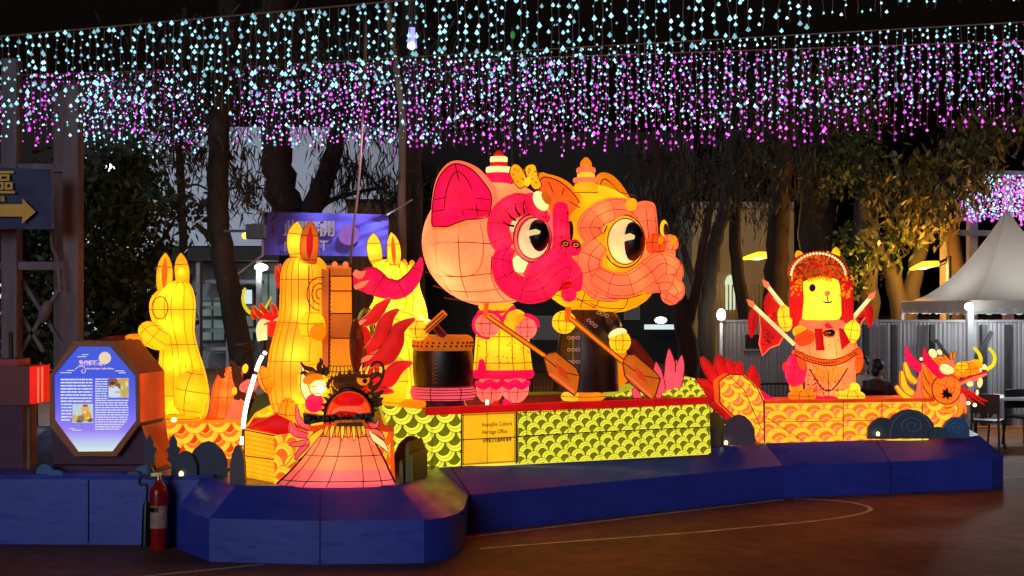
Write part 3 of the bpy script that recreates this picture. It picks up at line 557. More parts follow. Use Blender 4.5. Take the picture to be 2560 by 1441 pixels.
TONES = {L_cyan: [L_cyan, lamp('dim_cyan_led', (150, 225, 245), .75), lamp('white_cyan_led', (185, 238, 255), 2.6)], L_mag: [L_mag, lamp('dim_magenta_led', (225, 60, 225), .8), lamp('pale_magenta_led', (245, 105, 245), 2.4)]}
def curtain(label, p, q, step, lens, n_per_m, mat, rad, sag=0, skip=.0, spread=.055, wire_r=.004, alt=None):
    p, q = Vector(p), Vector(q); t = thing('light_curtain', label, 'string lights', p, 'curtains of hanging led strings')
    Ld = (q-p).length; n = int(Ld/step); pos = []
    b = B(); b.tube([p.lerp(q, i/40)-Vector((0, 0, sag*math.sin(math.pi*((i*5/40) % 1)))) for i in range(41)], .009, 5); b.build('support_cable', M_cable, t)
    var = {}
    for i in range(n):
        f = (i+rng.uniform(.2, .8))/n
        if rng.uniform() < skip: continue
        ln = np.interp(f, [x[0] for x in lens], [x[1] for x in lens])*rng.uniform(.86, 1.08); key = (round(ln*5)/5, int(rng.integers(0, 3)), 1 if (alt and rng.uniform() < .12) else 0); key = (max(.2, key[0]), key[1], key[2])
        if key not in var: var[key] = string_mesh('light_string', key[0], max(2, int(key[0]*n_per_m)), [M_cable]+TONES[alt if key[2] else mat], rad, wire_r, spread)
        o = bpy.data.objects.new('light_string', var[key]); COL.objects.link(o); o.parent = t
        o.location = p.lerp(q, f)-Vector((0, 0, sag*math.sin(math.pi*((f*5) % 1))))-p; o.rotation_euler = (0, 0, rng.uniform(0, 6.28)); o.scale = (1, 1, ln/key[0])
    return t
zc = 5.24
curtain('nearest pale cyan light curtain on the sloping upper cable', A(-60, 97, 13.62), Vector((4.9, 9.9, zc)), .105, [(0, 1.15), (.35, 1.05), (.6, .95), (.72, .62), (.85, .5), (1, .4)], 12, L_cyan, .0175)
curtain('cyan light curtain hanging behind the nearest one', A(200, 190, 19.6), Vector((7.6, 16.0, 6.03)), .105, [(0, 1.35), (.3, 1.3), (.55, 1.3), (.75, 1.2), (1, 1.1)], 12, L_cyan, .018, alt=L_cyan)
curtain('magenta light curtain hanging lowest across the trees', A(-60, 192, 20.4), Vector((8.4, 16.7, 5.93)), .115, [(0, 1.15), (.3, 1.25), (.5, 1.5), (.75, 1.35), (1, 1.15)], 12, L_mag, .0195)
curtain('small dense cyan and magenta light curtain on the steel frame', A(2380, 436, 25.2), A(2620, 436, 25.2), .05, [(0, .95), (1, 1.0)], 15, L_cyan, .024, alt=L_mag, spread=.05)
curtain('small magenta light curtain just behind the one on the steel frame', A(2380, 442, 25.6), A(2620, 442, 25.6), .07, [(0, .9), (1, .98)], 13, L_mag, .026, spread=.05)
# ---------------------------------------------------------------- scaffold, banners
M_timb = dif('weathered_timber', (.19, .14, .17), .75, var=.3, sc=2, bump=.3, bsc=20, stretch=(4, 4, .6))
DS = 14.6
t = thing('timber_scaffold', 'weathered post and beam scaffold tower at the far left', 'scaffold', A(105, V0+H*F/DS, DS))
for u, v1, d in ((30, 150, DS), (183, 215, DS), (-120, 150, DS), (36, 170, DS+1.5), (150, 230, DS+1.5)):
    b = B(); b.beam(A(u, V0+H*F/d, d), A(u, v1, d), px(38 if d == DS else 26, DS)); b.build('post', M_timb, t, smooth=False)
for v, w_ in ((420, 30), (664, 28)): b = B(); b.beam(A(-140, v, DS-.0), A(168, v+2, DS), px(w_, DS), px(20, DS)); b.build('beam', M_timb, t, smooth=False)
for p, q in (((48, 690), (168, 880)), ((168, 690), (52, 880)), ((48, 780), (110, 880))): b = B(); b.beam(A(*p, DS+.1), A(*q, DS+.1), px(9, DS)); b.build('brace', M_timb, t, smooth=False)
b = B(); b.ep(112, 780, DS, 14, 30, .08, tilt=20); b.build('knotted_sack', M_timb, t)
b = B(); b.tube(cr([A(128, 578, DS-.25), A(130, 620, DS-.25), A(142, 645, DS-.25), A(146, 690, DS-.25), A(150, 730, DS-.25)], 4), .018, 6); b.build('loose_rope', M_timb, t)
def cloth(u1, u2, v1l, v2l, v1r, v2r, d, nx=36, nz=12, amp=.03, folds=()):
    b = B(); vs = []
    for j in range(nz+1):
        for i in range(nx+1):
            s_, r_ = i/nx, j/nz; v = (v1l+(v1r-v1l)*s_)*(1-r_)+(v2l+(v2r-v2l)*s_)*r_; u = u1+(u2-u1)*s_
            dy = amp*(math.sin(7*s_+3*r_)+.6*math.sin(17*s_-9*r_)+.4*math.sin(31*s_*r_+4)); 
            for fs, fr, fa in folds: dy += fa*math.exp(-((r_-fr)-(s_-fs)*-1.1)**2/.002)*max(0, s_-.45)
            vs.append(A(u, v, d)+Vector((0, dy, 0)))
    m = nx+1; fr = [(j*m+i, (j+1)*m+i, (j+1)*m+i+1, j*m+i+1) for j in range(nz) for i in range(nx)]
    b.add(vs, fr); b.add([p+Vector((0, .006, 0)) for p in vs], [tuple(reversed(f)) for f in fr]); return b
M_bann = dif('dark_navy_banner', (.03, .026, .12), .6, var=.2); M_bgold = dif('gold_print', (.85, .48, .06), .6, var=.15)
DB = 14.1
t = thing('arrow_banner', 'navy banner with a gold arrow tied to the scaffold', 'banner', A(0, 570, DB))
cloth(-160, 132, 414, 572, 424, 574, DB, amp=.012).build('cloth', M_bann, t, smooth='all')
b = B(); b.cut([(-160, 512), (56, 511), (56, 497), (89, 530), (55, 560), (56, 542), (-160, 541)], DB-.05, .004); b.build('arrow', M_bgold, t, smooth=False)
text('ea', A(-12, 503, DB-.05), (1, 0, 0), (0, 0, 1), .125, M_bgold, t, 'lettering', bold=.003)
text('區', A(-26, 481, DB-.05), (1, 0, 0), (0, 0, 1), .31, M_bgold, t, 'lettering', bold=.004)
b = B(); b.tube([A(130, 426, DB-.02), A(134, 470, DB-.02), A(131, 520, DB-.02), A(133, 572, DB-.02)], .014, 6); b.build('edge_cord', M_timb, t)
M_vio = dif('violet_banner', (.17, .145, .80), .6, var=.12, sc=1.2); M_vpr = dif('pale_gold_print', (.55, .50, .42), .6, var=.12); M_vpk = dif('pink_print', (.36, .15, .48), .6); M_rope = dif('white_rope', (.8, .8, .85), .6)
DV = 17.6
t = thing('violet_banner', 'violet banner with pale lettering roped between two trunks', 'banner', A(812, 640, DV))
cloth(657, 970, 530, 638, 537, 642, DV, 60, 20, .014, ((1.0, .06, .11), (.92, .25, .07), (1, .35, .05), (.95, .65, .05))).build('cloth', M_vio, t, smooth='all')
for ch, u in (('此', 707), ('門', 740), ('不', 770), ('開', 798)): text(ch, A(u, 587, DV-.06), (1, 0, 0), (0, 0, 1), .24, M_vpr, t, 'lettering', bold=.006)
text('N', A(709, 628, DV-.06), (1, 0, 0), (0, 0, 1), .2, M_vpr, t, 'lettering', bold=.004); text('T', A(799, 626, DV-.06), (1, 0, 0), (0, 0, 1), .2, M_vpr, t, 'lettering', bold=.004)
b = B(); b.tube([A(872, 588, DV-.052), A(872, 588, DV-.047)], px(26, DV), 24); b.build('pink_emblem', M_vpk, t, smooth=False)
for p, q in (((657, 530), (578, 488)), ((657, 638), (586, 692)), ((968, 538), (1030, 500)), ((970, 642), (1045, 700))): b = B(); b.tube([A(*p, DV), A(*q, 17.0 if p[0] < 800 else 18.7)], .014, 6); b.build('rope', M_rope, t)
b = B(); b.tube([A(656.5, 530, DV), A(657, 638, DV)], .018, 6); b.build('edge_rope', M_rope, t)
t = thing('hanging_cable', 'long brown cable hanging down in front of the violet banner', 'cable', A(876, 660, 17)); b = B(); b.tube(cr([A(915, 60, 17), A(905, 330, 17), A(895, 480, 17), A(885, 560, 17), A(876, 660, 17)], 5), .018, 6); b.build('cord', M_cable, t)
# ================================================================ LANTERNS
def plane_of(p0, p1):
    """vertical plane through two base points -> function(column,row) giving the point on it"""
    t = (p1-p0); n = Vector((t.y, -t.x, 0)).normalized()
    def f(u, v, off=0.0):
        r = Vector(((u-U0)/F, 1, -(v-V0)/F)); o = Vector((0, 0, H)); k = n.dot(p0+n*off-o)/n.dot(r); return o+r*k
    f.n = n if n.y < 0 else -n; f.e = t.normalized(); return f
def clip(poly, region):
    out = poly
    for i in range(len(region)):
        a, c = region[i], region[(i+1) % len(region)]; res = []
        if not out: return []
        side = lambda p: (c[0]-a[0])*(p[1]-a[1])-(c[1]-a[1])*(p[0]-a[0])
        for j in range(len(out)):
            p, q = out[j], out[(j+1) % len(out)]; sp, sq = side(p), side(q)
            if sp >= 0: res.append(p)
            if (sp >= 0) != (sq >= 0):
                k = sp/(sp-sq); res.append((p[0]+(q[0]-p[0])*k, p[1]+(q[1]-p[1])*k))
        out = res
    return out
def area(p): return sum(p[i][0]*p[(i+1) % len(p)][1]-p[(i+1) % len(p)][0]*p[i][1] for i in range(len(p)))/2
def scales(parent, pl, pts, R, mats, ang, back, base_off=.012, th=.05, ax=1.0, name='scale', layers=((2, 1.0, 0.0), (0, .95, .02), (1, .80, .14), (0, .73, .2), (2, .63, .28))):
    """one panel of a hull: backing board plus overlapping painted scales cut off at its edges; pts are columns/rows"""
    P = [pl(u, v) for u, v in pts]; O = P[0]; ex = Vector((pl.e.x, pl.e.y, 0)); ex = ex if ex.x > 0 else -ex; ez = Vector((0, 0, 1)); nn = pl.n
    reg = [((p-O).dot(ex), (p-O).dot(ez)) for p in P]
    b = B(); b.prism(P, -nn*th); b.build('hull_panel', back, parent, smooth=False)
    if area(reg) < 0: reg = reg[::-1]
    x0, x1 = min(p[0] for p in reg), max(p[0] for p in reg); y0, y1 = min(p[1] for p in reg), max(p[1] for p in reg)
    dx, dy = math.cos(ang), math.sin(ang); up = dy < 0      # direction of the free edge; up: upper row lies over the lower
    py = R*.86*ax; rows = int((y1-y0)/py)+3; N = 14
    def mesh(cx, cy, cut):
        b = B()
        for li, (mi, rr, sh) in enumerate(layers):
            pg = [(cx-dx*sh*R+rr*R*math.cos(2*math.pi*k/N), cy-dy*sh*R+rr*R*ax*math.sin(2*math.pi*k/N)) for k in range(N)]
            if cut: pg = clip(pg, reg)
            if len(pg) < 3: continue
            b.add([(x-cx, y-cy, li*.0014) for x, y in pg], [tuple(range(len(pg)))], mi)
        return b
    M4 = Matrix((ex, ez, nn)).transposed().to_4x4()
    shared = None
    def mk(b):
        me = bpy.data.meshes.new(name); me.from_pydata(b.v, [], b.f)
        for m_ in mats: me.materials.append(m_)
        me.polygons.foreach_set('material_index', b.m); me.update(); return me
    cnt = 0
    for r in range(-1, rows):
        y = y1-r*py; z = base_off+(rows-r if up else r+1)*.0045
        k = -1; x = x0-R+(R if r % 2 else 0)
        while x < x1+R:
            full = [(x+R*math.cos(2*math.pi*k/N), y+R*ax*math.sin(2*math.pi*k/N)) for k in range(N)]
            c_ = clip(full, reg)
            if len(c_) >= 3 and abs(area(c_)) > .12*R*R:
                if abs(area(c_)-area(full)) < 1e-6:
                    if shared is None: shared = mk(mesh(x, y, False))
                    me = shared
                else: me = mk(mesh(x, y, True))
                o = bpy.data.objects.new(name, me); COL.objects.link(o); o.parent = parent
                o.matrix_local = Matrix.Translation(O+ex*x+ez*y+nn*z-W[parent]) @ M4; cnt += 1
            x += 2*R
    return cnt
def outline(parent, pts3, r=.007, closed=True, name='edge_wire', mat=None):
    b = B(); b.tube(pts3, r, 5, cap=not closed, loop=closed); return b.build(name, mat or M_wire, parent)
def zigzag(b, p, q, n, h, nrm, up=(0, 0, 1)):
    p, q = Vector(p), Vector(q); up = Vector(up)
    for i in range(n):
        a, c = p.lerp(q, i/n), p.lerp(q, (i+1)/n); b.add([a, c, (a+c)/2+up*h], [(0, 1, 2)], 0)
# ---------------------------------------------------------------- octagonal light panel
D = 11.35; SX = Vector((.075, .55, 0))
oo = [(184, 853), (283, 853), (349, 935), (351, 1057), (291, 1141), (187, 1141), (124, 1065), (124, 939)]
oi = [(193, 867), (275, 867), (338, 941), (340, 1052), (281, 1129), (195, 1130), (136, 1051), (133, 939)]
t = thing('octagonal_sign', 'lit octagonal information panel with violet blue screen and brown frame', 'sign', A(240, 1180, D))
M_frame = dif('brown_frame_paint', (.50, .13, .03), .5, var=.15); M_rust = dif('rust_red_board', (.42, .09, .03), .5, var=.15); M_plum = dif('plum_board', (.11, .02, .07), .6, var=.15); M_redb = dif('red_board', (.62, .03, .05), .5, var=.12)
b = B(); n = 8
fo = [A(*p, D) for p in oo]; fi = [A(*p, D) for p in oi]
b.add(fo+fi, [(i, n+i, n+(i+1) % n, (i+1) % n) for i in range(n)]); b.add([p+Vector((0, .03, 0)) for p in fi]+fi, [(i, n+i, n+(i+1) % n, (i+1) % n)[::-1] for i in range(n)])
b.build('frame', M_frame, t, smooth=False)
for i in range(8):
    a, c = fo[i], fo[(i+1) % 8]; b = B(); lit = i == 2
    e = [a, c, c+SX, a+SX]; b.add(e, [(0, 1, 2, 3)]); o = b.build('side_panel', L['deep'] if lit else (M_rust if i in (1, 0) else M_plum), t, smooth=False)  # right side glows orange in place of warm light falling on it
    nrm = (c-a).cross(SX).normalized()*-.004
    if i in (1, 2):
        for f0_, f1_ in ((0, .2), (.78, 1)):
            b = B(); q = [a+SX*f0_, c+SX*f0_, c+SX*f1_, a+SX*f1_]; b.add([p-nrm*-1 for p in q], [(0, 1, 2, 3)]); b.build('edge_strip', L['amber'] if lit else M_frame, o, smooth=False)
b = B(); b.add([p+SX for p in fo], [tuple(range(8))[::-1]]); b.build('back_panel', M_plum, t, smooth=False)
m, nn_, p_ = newmat('violet_screen'); tc = nn_.nodes.new('ShaderNodeTexCoord'); sp = nn_.nodes.new('ShaderNodeSeparateXYZ'); rp_ = nn_.nodes.new('ShaderNodeValToRGB'); mr = nn_.nodes.new('ShaderNodeMapRange')
z0, z1 = A(0, 1130, D).z-A(240, 1180, D).z, A(0, 867, D).z-A(240, 1180, D).z
mr.inputs[1].default_value = z0; mr.inputs[2].default_value = z1; nn_.links.new(tc.outputs['Object'], sp.inputs[0]); nn_.links.new(sp.outputs[2], mr.inputs[0]); nn_.links.new(mr.outputs[0], rp_.inputs[0])
el = rp_.color_ramp.elements; el[0].position = 0; el[0].color = lin((214, 238, 225))+(1,); el[1].position = 1; el[1].color = lin((45, 75, 215))+(1,)
for pos, c in ((.09, (190, 200, 240)), (.2, (150, 125, 245)), (.42, (100, 95, 235)), (.7, (48, 72, 222))): e = el.new(pos); e.color = lin(c)+(1,)
nn_.links.new(rp_.outputs[0], p_.inputs['Emission Color']); p_.inputs['Emission Strength'].default_value = .95; p_.inputs['Base Color'].default_value = (.05, .05, .1, 1); p_.inputs['Roughness'].default_value = .3
b = B(); b.add([p+Vector((0, .022, 0)) for p in fi], [tuple(range(8))]); b.build('screen', m, t, smooth=False)
DS_ = D+.018; Z4 = lambda x, y: (120+x/4.503, 850+y/4.503)
L_txt = lamp('white_print', (235, 240, 255), .85, False); L_txtp = lamp('pink_print_lit', (250, 205, 225), .9, False)
ex = (1, 0, 0); ez = (0, 0, 1)
pos = 345
for ch in '紮作師傅': text(ch, A(*Z4(pos, 285), DS_), ex, ez, px(14.5, D), L_txtp, t, 'title_lettering', bold=.0012); pos += 55
for ch in '簡介': text(ch, A(*Z4(pos, 288), DS_), ex, ez, px(9.5, D), L_txtp, t, 'title_lettering', bold=.0006); pos += 40
text('About the Paper Crafting Master', A(*Z4(430, 332), DS_), ex, ez, px(6.2, D), L_txtp, t, 'subtitle_lettering', bold=.0008, squeeze=.84)
b = B(); b.tube(cr([A(*Z4(x, y), DS_) for x, y in ((305, 330), (350, 300), (395, 300), (420, 330), (415, 365), (390, 372), (378, 350), (395, 335))], 4), .0035, 4); b.build('scroll_flourish', L_txtp, t)
b = B()
for x1, x2, y in ((380, 455, 167), (330, 430, 190), (212, 297, 345), (140, 265, 370), (755, 860, 350), (795, 875, 372), (270, 378, 1017), (235, 300, 998)): b.add([A(*Z4(x, yy), DS_) for x, yy in ((x1, y-4), (x2, y-4), (x2, y+4), (x1, y+4))], [(0, 1, 2, 3)])
b.build('cloud_stripes', L_txt, t, smooth=False)
b = B(); c_ = Z4(640, 205); b.add([A(c_[0]+15.5*math.cos(a), c_[1]+15.5*math.sin(a)*1.0, DS_+.001) for a in (2*math.pi*k/24 for k in range(24))], [tuple(range(24))[::-1]]); b.build('moon', lamp('moon_print', (245, 225, 180), .85, False), t, smooth=False)
def textblock(name, rows, hh):
    b = B()
    for x1, x2, y in rows:
        x = x1
        while x < x2-6:
            wd = min(random.uniform(18, 75), x2-x); b.add([A(*Z4(a, c), DS_) for a, c in ((x, y-hh), (x+wd, y-hh), (x+wd, y+hh), (x, y+hh))], [(0, 1, 2, 3)]); x += wd+random.uniform(4, 9)
    b.build(name, L_txt, t, kind='stuff', smooth=False)
textblock('text_block', [(142, 500, 447+i*35) for i in range(8)]+[(148, 266-(20 if i == 5 else 0), 727+i*35) for i in range(6)], 8)
textblock('text_block', [(530, 668, 443+i*27) for i in range(9)]+[(530, 905-(max(0, i-8)*26), 682+i*27) for i in range(13)], 6)
def picture(x1, x2, y1, y2, patches):
    mats = []; b = B()
    def add(poly, c, k):
        mats.append(lamp('picture_colour', c, .85, False)); b.add([A(*Z4(x1+(x2-x1)*a, y1+(y2-y1)*e), DS_-.0008*k) for a, e in poly], [tuple(range(len(poly)))], len(mats)-1)
    add([(0, 0), (1, 0), (1, 1), (0, 1)], patches[0], 0)
    for k, (cx, cy, rx, ry, c) in enumerate(patches[1:]): add([(min(1, max(0, cx+rx*math.cos(a))), min(1, max(0, cy+ry*math.sin(a)))) for a in (2*math.pi*i/12 for i in range(12))], c, k+1)
    b.build('picture', mats, t, smooth=False)
picture(680, 908, 432, 650, [(226, 205, 130), (.2, .2, .28, .28, (150, 75, 60)), (.75, .2, .3, .2, (214, 170, 80)), (.8, .6, .22, .4, (200, 180, 95)), (.5, .45, .1, .2, (120, 90, 40)), (.3, .75, .3, .35, (215, 235, 250)), (.22, .38, .1, .13, (220, 160, 130)), (.2, .27, .12, .09, (45, 25, 25)), (.45, .72, .16, .05, (225, 170, 140)), (.9, .3, .07, .15, (240, 230, 160)), (.68, .5, .06, .1, (240, 220, 120))])
picture(275, 508, 720, 935, [(200, 220, 225), (.15, .75, .2, .22, (220, 190, 90)), (.62, .3, .2, .2, (240, 190, 60)), (.68, .65, .26, .28, (235, 165, 50)), (.4, .8, .18, .2, (150, 120, 80)), (.62, .1, .14, .07, (190, 60, 50)), (.85, .85, .14, .12, (110, 80, 60)), (.6, .45, .08, .06, (255, 235, 150)), (.75, .75, .1, .06, (255, 220, 110)), (.5, .65, .05, .08, (200, 100, 40)), (.2, .55, .06, .08, (250, 230, 170)), (.3, .92, .12, .06, (90, 60, 50))])
q = [A(124, 1062, D+.09), A(351, 1056, D+.09), Vector((A(384, 1172, D).x, D+.09, .645)), Vector((A(128, 1172, D).x, D+.09, .645))]
b = B(); b.add(q, [(0, 1, 2, 3)]); b.build('plinth_front', M_plum, t, smooth=False)
b = B(); s2 = [q[1], q[1]+SX, Vector((A(427, 1172, D+.55).x, D+.57, .645)), q[2]]; b.add(s2, [(0, 1, 2, 3)]); b.build('plinth_side', M_redb, t, smooth=False)
b = B(); b.box((A(255, 1172, D).x, D+.25, .66), (px(250, D), .55, .06)); b.build('plinth_foot', M_plum, t, smooth=False)
# red display stand at the left edge
t = thing('lantern_stand', 'red lit box on a dark pedestal cut off at the left edge', 'display stand', A(20, 1180, 11.5))
p, q = A(-90, 915, 11.5), A(72, 1013, 11.5)
b = B(); b.box(((p.x+q.x)/2, 11.7, (p.z+q.z)/2), (q.x-p.x, .4, p.z-q.z)); b.build('box_body', dif('crimson_board', (.24, .015, .03), .5, var=.15), t, smooth=False)
b = B(); b.box((q.x+.035, 11.68, (p.z+q.z)/2), (.055, .36, p.z-q.z-.02)); b.build('lit_side', L['flame'], t, smooth=False)
b = B()
for k in (0, 1): b.box((q.x+.064, 11.56+.1*k, (p.z+q.z)/2), (.012, .03, p.z-q.z-.04))
b.build('glowing_strip', L['salmon'], t, smooth=False)
b = B(); b.box((A(-5, 0, 11.6).x, 11.7, (q.z+.64)/2), (px(140, 11.5), .34, q.z-.64)); b.build('pedestal', M_plum, t, smooth=False)
b = B(); b.box((A(-5, 0, 11.6).x, 11.7, p.z+.03), (px(110, 11.5), .3, .06)); b.build('cap', M_redb, t, smooth=False)
b = B(); b.tube([A(28, 905, 11.6), A(28, 830, 11.6)], .025, 8); b.build('pole', M_dark, t)
b = B(); b.tube([A(72, 1020, 11.45), A(72, 1174, 11.45)], .012, 6); b.build('edge_strip', M_pale, t)
# ---------------------------------------------------------------- fire extinguisher
D = 10.85; t = thing('fire_extinguisher', 'red fire extinguisher with black discharge horn standing against the platform', 'fire extinguisher', A(395, 765+H*F/D, D)); cx = A(397, 0, D).x
M_red = dif('red_enamel', (.36, .008, .010), .25, var=.1, sc=3); M_lab = dif('worn_label', (.45, .28, .22), .5, var=.3, sc=10); M_brass = dif('brass', (.7, .5, .2), .3, 1, var=.1)
b = B(); rings = []
for z, r in ((.0, .075), (.02, .083), (.5, .083), (.54, .078), (.575, .06), (.6, .036), (.63, .03)): rings.append([Vector((cx+r*math.cos(a), D+r*math.sin(a), z)) for a in (2*math.pi*k/24 for k in range(24))])
b.loft(rings); b.build('cylinder', M_red, t)
b = B()
for z in (.18, .43):
    pass
b.v, b.f, b.m = [], [], []
arc = [math.radians(a) for a in range(200, 345, 12)]; vs = [Vector((cx+.085*math.cos(a), D+.085*math.sin(a), z)) for z in (.2, .4) for a in arc]; k = len(arc); b.add(vs, [(i, i+1, k+i+1, k+i) for i in range(k-1)]); lb = b.build('label', M_lab, t)
b = B(); vs = [Vector((cx+.0862*math.cos(a), D+.0862*math.sin(a), z)) for z in (.345, .39) for a in arc[2:8]]; k = 6; b.add(vs, [(i, i+1, k+i+1, k+i) for i in range(k-1)]); b.build('label_panel', M_black, lb)
b = B(); b.tube([(cx, D, .62), (cx, D, .68)], [.026, .022], 10); b.box((cx-.02, D, .675), (.09, .035, .03)); b.build('valve', M_brass, t)
b = B(); b.beam((cx-.03, D, .70), (cx+.13, D, .745), .022, .014); b.build('handle', M_dark, t); b = B(); b.beam((cx-.03, D, .675), (cx+.10, D, .66), .022, .012); b.build('carry_grip', M_dark, t)
hp = [(397-14, 1195), (372, 1196), (356, 1190), (349, 1200), (352, 1212), (366, 1212), (368, 1228), (366, 1260)]
b = B(); b.tube(cr([A(u, v, D-.06) for u, v in hp], 4), .012, 8); b.build('hose', M_black, t)
b = B(); b.tube([A(366, 1255, D-.06), A(366, 1270, D-.06), A(364, 1366, D-.06)], [.022, .034, .042], 12); b.build('horn', M_black, t)
# ---------------------------------------------------------------- cut-out clouds and plants on the platforms
def cutout(name, label, cat, d, th, polys, group=None, lines=(), slant=0):
    us = [p[0] for pl_, m_, sm in polys for p in pl_]; vs = [p[1] for pl_, m_, sm in polys for p in pl_]
    t = thing(name, label, cat, A(sum(us)/len(us), max(vs), d), group)
    for i, (pl_, m_, sm) in enumerate(polys): b = B(); b.cut(pl_, d-.05*i, th, sm, slant=slant); b.build('board', m_, t, smooth=False)
    for pl_, off in lines:
        b = B(); b.line(pl_, d-off, .005, 5); b.build('painted_curl', M_curl, t)
    return t
def hump(u1, u2, vt, vb): return [(u1, vb), (u1+1, (vt+vb)/2), (u1+(u2-u1)*.15, vt+(vb-vt)*.22), (u1+(u2-u1)*.35, vt+(vb-vt)*.04), ((u1+u2)/2, vt), (u1+(u2-u1)*.68, vt+(vb-vt)*.05), (u1+(u2-u1)*.87, vt+(vb-vt)*.24), (u2-1, (vt+vb)/2), (u2, vb)]
cg = 'cut-out clouds on the platforms'
cutout('cloud_cutout', 'large dark cloud cut-out before the left orange hull', 'cloud cut-out', 11.12, .05, [(hump(470, 566, 1104, 1197), M_navy, 0), (hump(430, 492, 1128, 1196), M_navy, 0)], cg)
cutout('cloud_cutout', 'small blue cloud cut-out below the left of the octagonal panel', 'cloud cut-out', 11.13, .04, [(hump(90, 132, 1161, 1192), M_bluel, 0), (hump(120, 157, 1176, 1192), M_bluel, 0)], cg)
cutout('cloud_cutout', 'small blue cloud cut-out behind the fire extinguisher', 'cloud cut-out', 11.12, .04, [(hump(336, 386, 1163, 1194), M_bluel, 0), (hump(316, 350, 1178, 1192), M_slate, 0)], cg)
cutout('cloud_cutout', 'tall mauve half dome cut-out left of the front boat', 'cloud cut-out', 10.62, .07, [(hump(574, 612, 1113, 1213), M_mauve, 0)], cg)
cutout('cloud_cutout', 'dark arched cloud cut-out between the dragon chest and lime hull', 'cloud cut-out', 11.5, .06, [(hump(985, 1068, 1090, 1178), M_navy, 0)], cg)
for u, v, l in ((1018, 1106, 'tall pale post-like cut-out edge right of the dragon chest'), (1002, 1150, 'short pale post-like cut-out edge right of the dragon chest'), (1027, 1133, 'rear pale cut-out edge right of the dragon chest')):
    t = thing('standing_board', l, 'board', A(u, 1210, 10.72+.04*(u % 3)), 'boards seen edge on'); b = B(); dd = 10.72+.04*(u % 3)
    b.prism([A(u-4, 1208, dd), A(u-4, v+8, dd), A(u, v, dd), A(u+5, v+12, dd), A(u+6, 1208, dd)], (.1, .4, 0)); b.build('panel', M_olivebd, t, smooth=False)
cutout('cloud_cutout', 'low mauve double hump cut-out right of the lime hull', 'cloud cut-out', 13.7, .05, [(hump(1752, 1802, 1066, 1117), M_mauve, 0), (hump(1808, 1888, 1037, 1114), M_mauve, 0)], cg)
cutout('cloud_cutout', 'olive rounded cut-out tucked behind the low mauve humps', 'cloud cut-out', 14.0, .05, [(hump(1758, 1814, 1030, 1112), M_olivebd, 0)], cg)
spiral = lambda cu, cv, r: [(cu+r*(1-k/16)*math.cos(k*.8+2.6), cv+r*.8*(1-k/16)*math.sin(k*.8+2.6)) for k in range(15)]
cutout('cloud_cutout', 'wide slate blue cloud cut-out before the right orange hull', 'cloud cut-out', 14.0, .06, [(hump(2170, 2245, 1044, 1098), M_slate, 0), (hump(2215, 2336, 1024, 1097), M_slate, 0), (hump(2322, 2372, 1068, 1096), M_slate, 0)], cg, [(spiral(2282, 1065, 30), .055), ([(2225, 1095), (2232, 1060), (2255, 1036), (2280, 1030), (2310, 1040), (2328, 1070)], .058)])
cutout('cloud_cutout', 'round dark blue cloud cut-out at the far right of the platform', 'cloud cut-out', 14.25, .06, [(hump(2358, 2424, 1043, 1095), M_bluel, 0)], cg, [(spiral(2392, 1072, 22), .01)])
for u, l, dd in ((373, 'dark leaf-shaped plant cut-out before the red plinth', 11.1), (432, 'dark leaf-shaped plant cut-out right of the red plinth', 11.14)):
    cutout('plant_cutout', l, 'plant cut-out', dd, .03, [([(u-5, 1190), (u-4, 1160), (u-15, 1150), (u-10, 1140), (u-17, 1125), (u-9, 1118), (u-10, 1105), (u, 1086), (u+9, 1104), (u+9, 1116), (u+18, 1122), (u+11, 1140), (u+15, 1150), (u+4, 1160), (u+5, 1190)], M_navy, 0)], 'plant cut-outs')
for u, v, d, l in ((453, 1190, 11.05, 'small glowing uplight left of the bulge'), (1815, 1112, 13.6, 'small glowing uplight between the mauve humps'), (2195, 1090, 13.95, 'small glowing uplight under the slate cloud')):
    t = thing('uplight', l, 'lamp', A(u, v+3, d), 'small uplights'); b = B(); b.ell(A(u, v-4, d), (.022, .022, .03), 10, 7); b.build('bulb', L_hotb, t); b = B(); b.tube([A(u, v, d), A(u, v+5, d)], .02, 8); b.build('base', M_dark, t)
# ---------------------------------------------------------------- rabbits
LANS = set(L.values())
def ear(t, base, tip, w_, d, mat, inner=None, wire=True, lean=0, iw=.36):
    b = B(); P = [Vector((base[0], base[1], 0)).lerp(Vector((tip[0], tip[1], 0)), k/9) for k in range(10)]
    pts = [A(p.x+lean*math.sin(math.pi*k/9), p.y, d) for k, p in enumerate(P)]; r = px(w_/2, d)
    if mat in LANS and w_ > 15: bulb(t, pts[4], r*.6, 60)
    rg = b.tube(pts, [r*.66, r*.88, r*.98, r, r*.98, r*.88, r*.64, r*.1], 14, flat=.45); o = b.build('ear', mat, t)
    if wire: b = B(); b.wires(rg, 5, (4, 10), .0035, r0=1); b.build('ear_wire', M_wire, o)
    if inner:
        b = B(); pts = [p-Vector((0, px(w_, d)*.2, 0)) for p in pts]
        rg = b.tube([pts[1].lerp(pts[8], k/8)+Vector((px(2, d), 0, 0)) for k in range(9)], [r*.05, r*.25, r*iw, r*iw, r*.25, r*.04], 10, flat=.3); b.build('inner_ear', inner, o)
    return o
def fur(b, prof, d, n, dep, vmin, rr=.0035):
    P = cr(prof, 5)
    for k in range(n):
        i = rng.integers(0, len(P)); q = P[i]
        if q[0] < vmin: continue
        f = rng.uniform(-.85, .85); u = (q[1]+q[2])/2+f*(q[2]-q[1])/2; hw = px((q[2]-q[1])/2, d)*dep; dy = -hw*math.sqrt(1-f*f)-.004; l_ = rng.uniform(6, 12)
        b.tube([A(u, q[0], d+dy), A(u+rng.uniform(-3, 3), q[0]+l_, d+dy)], rr, 3)
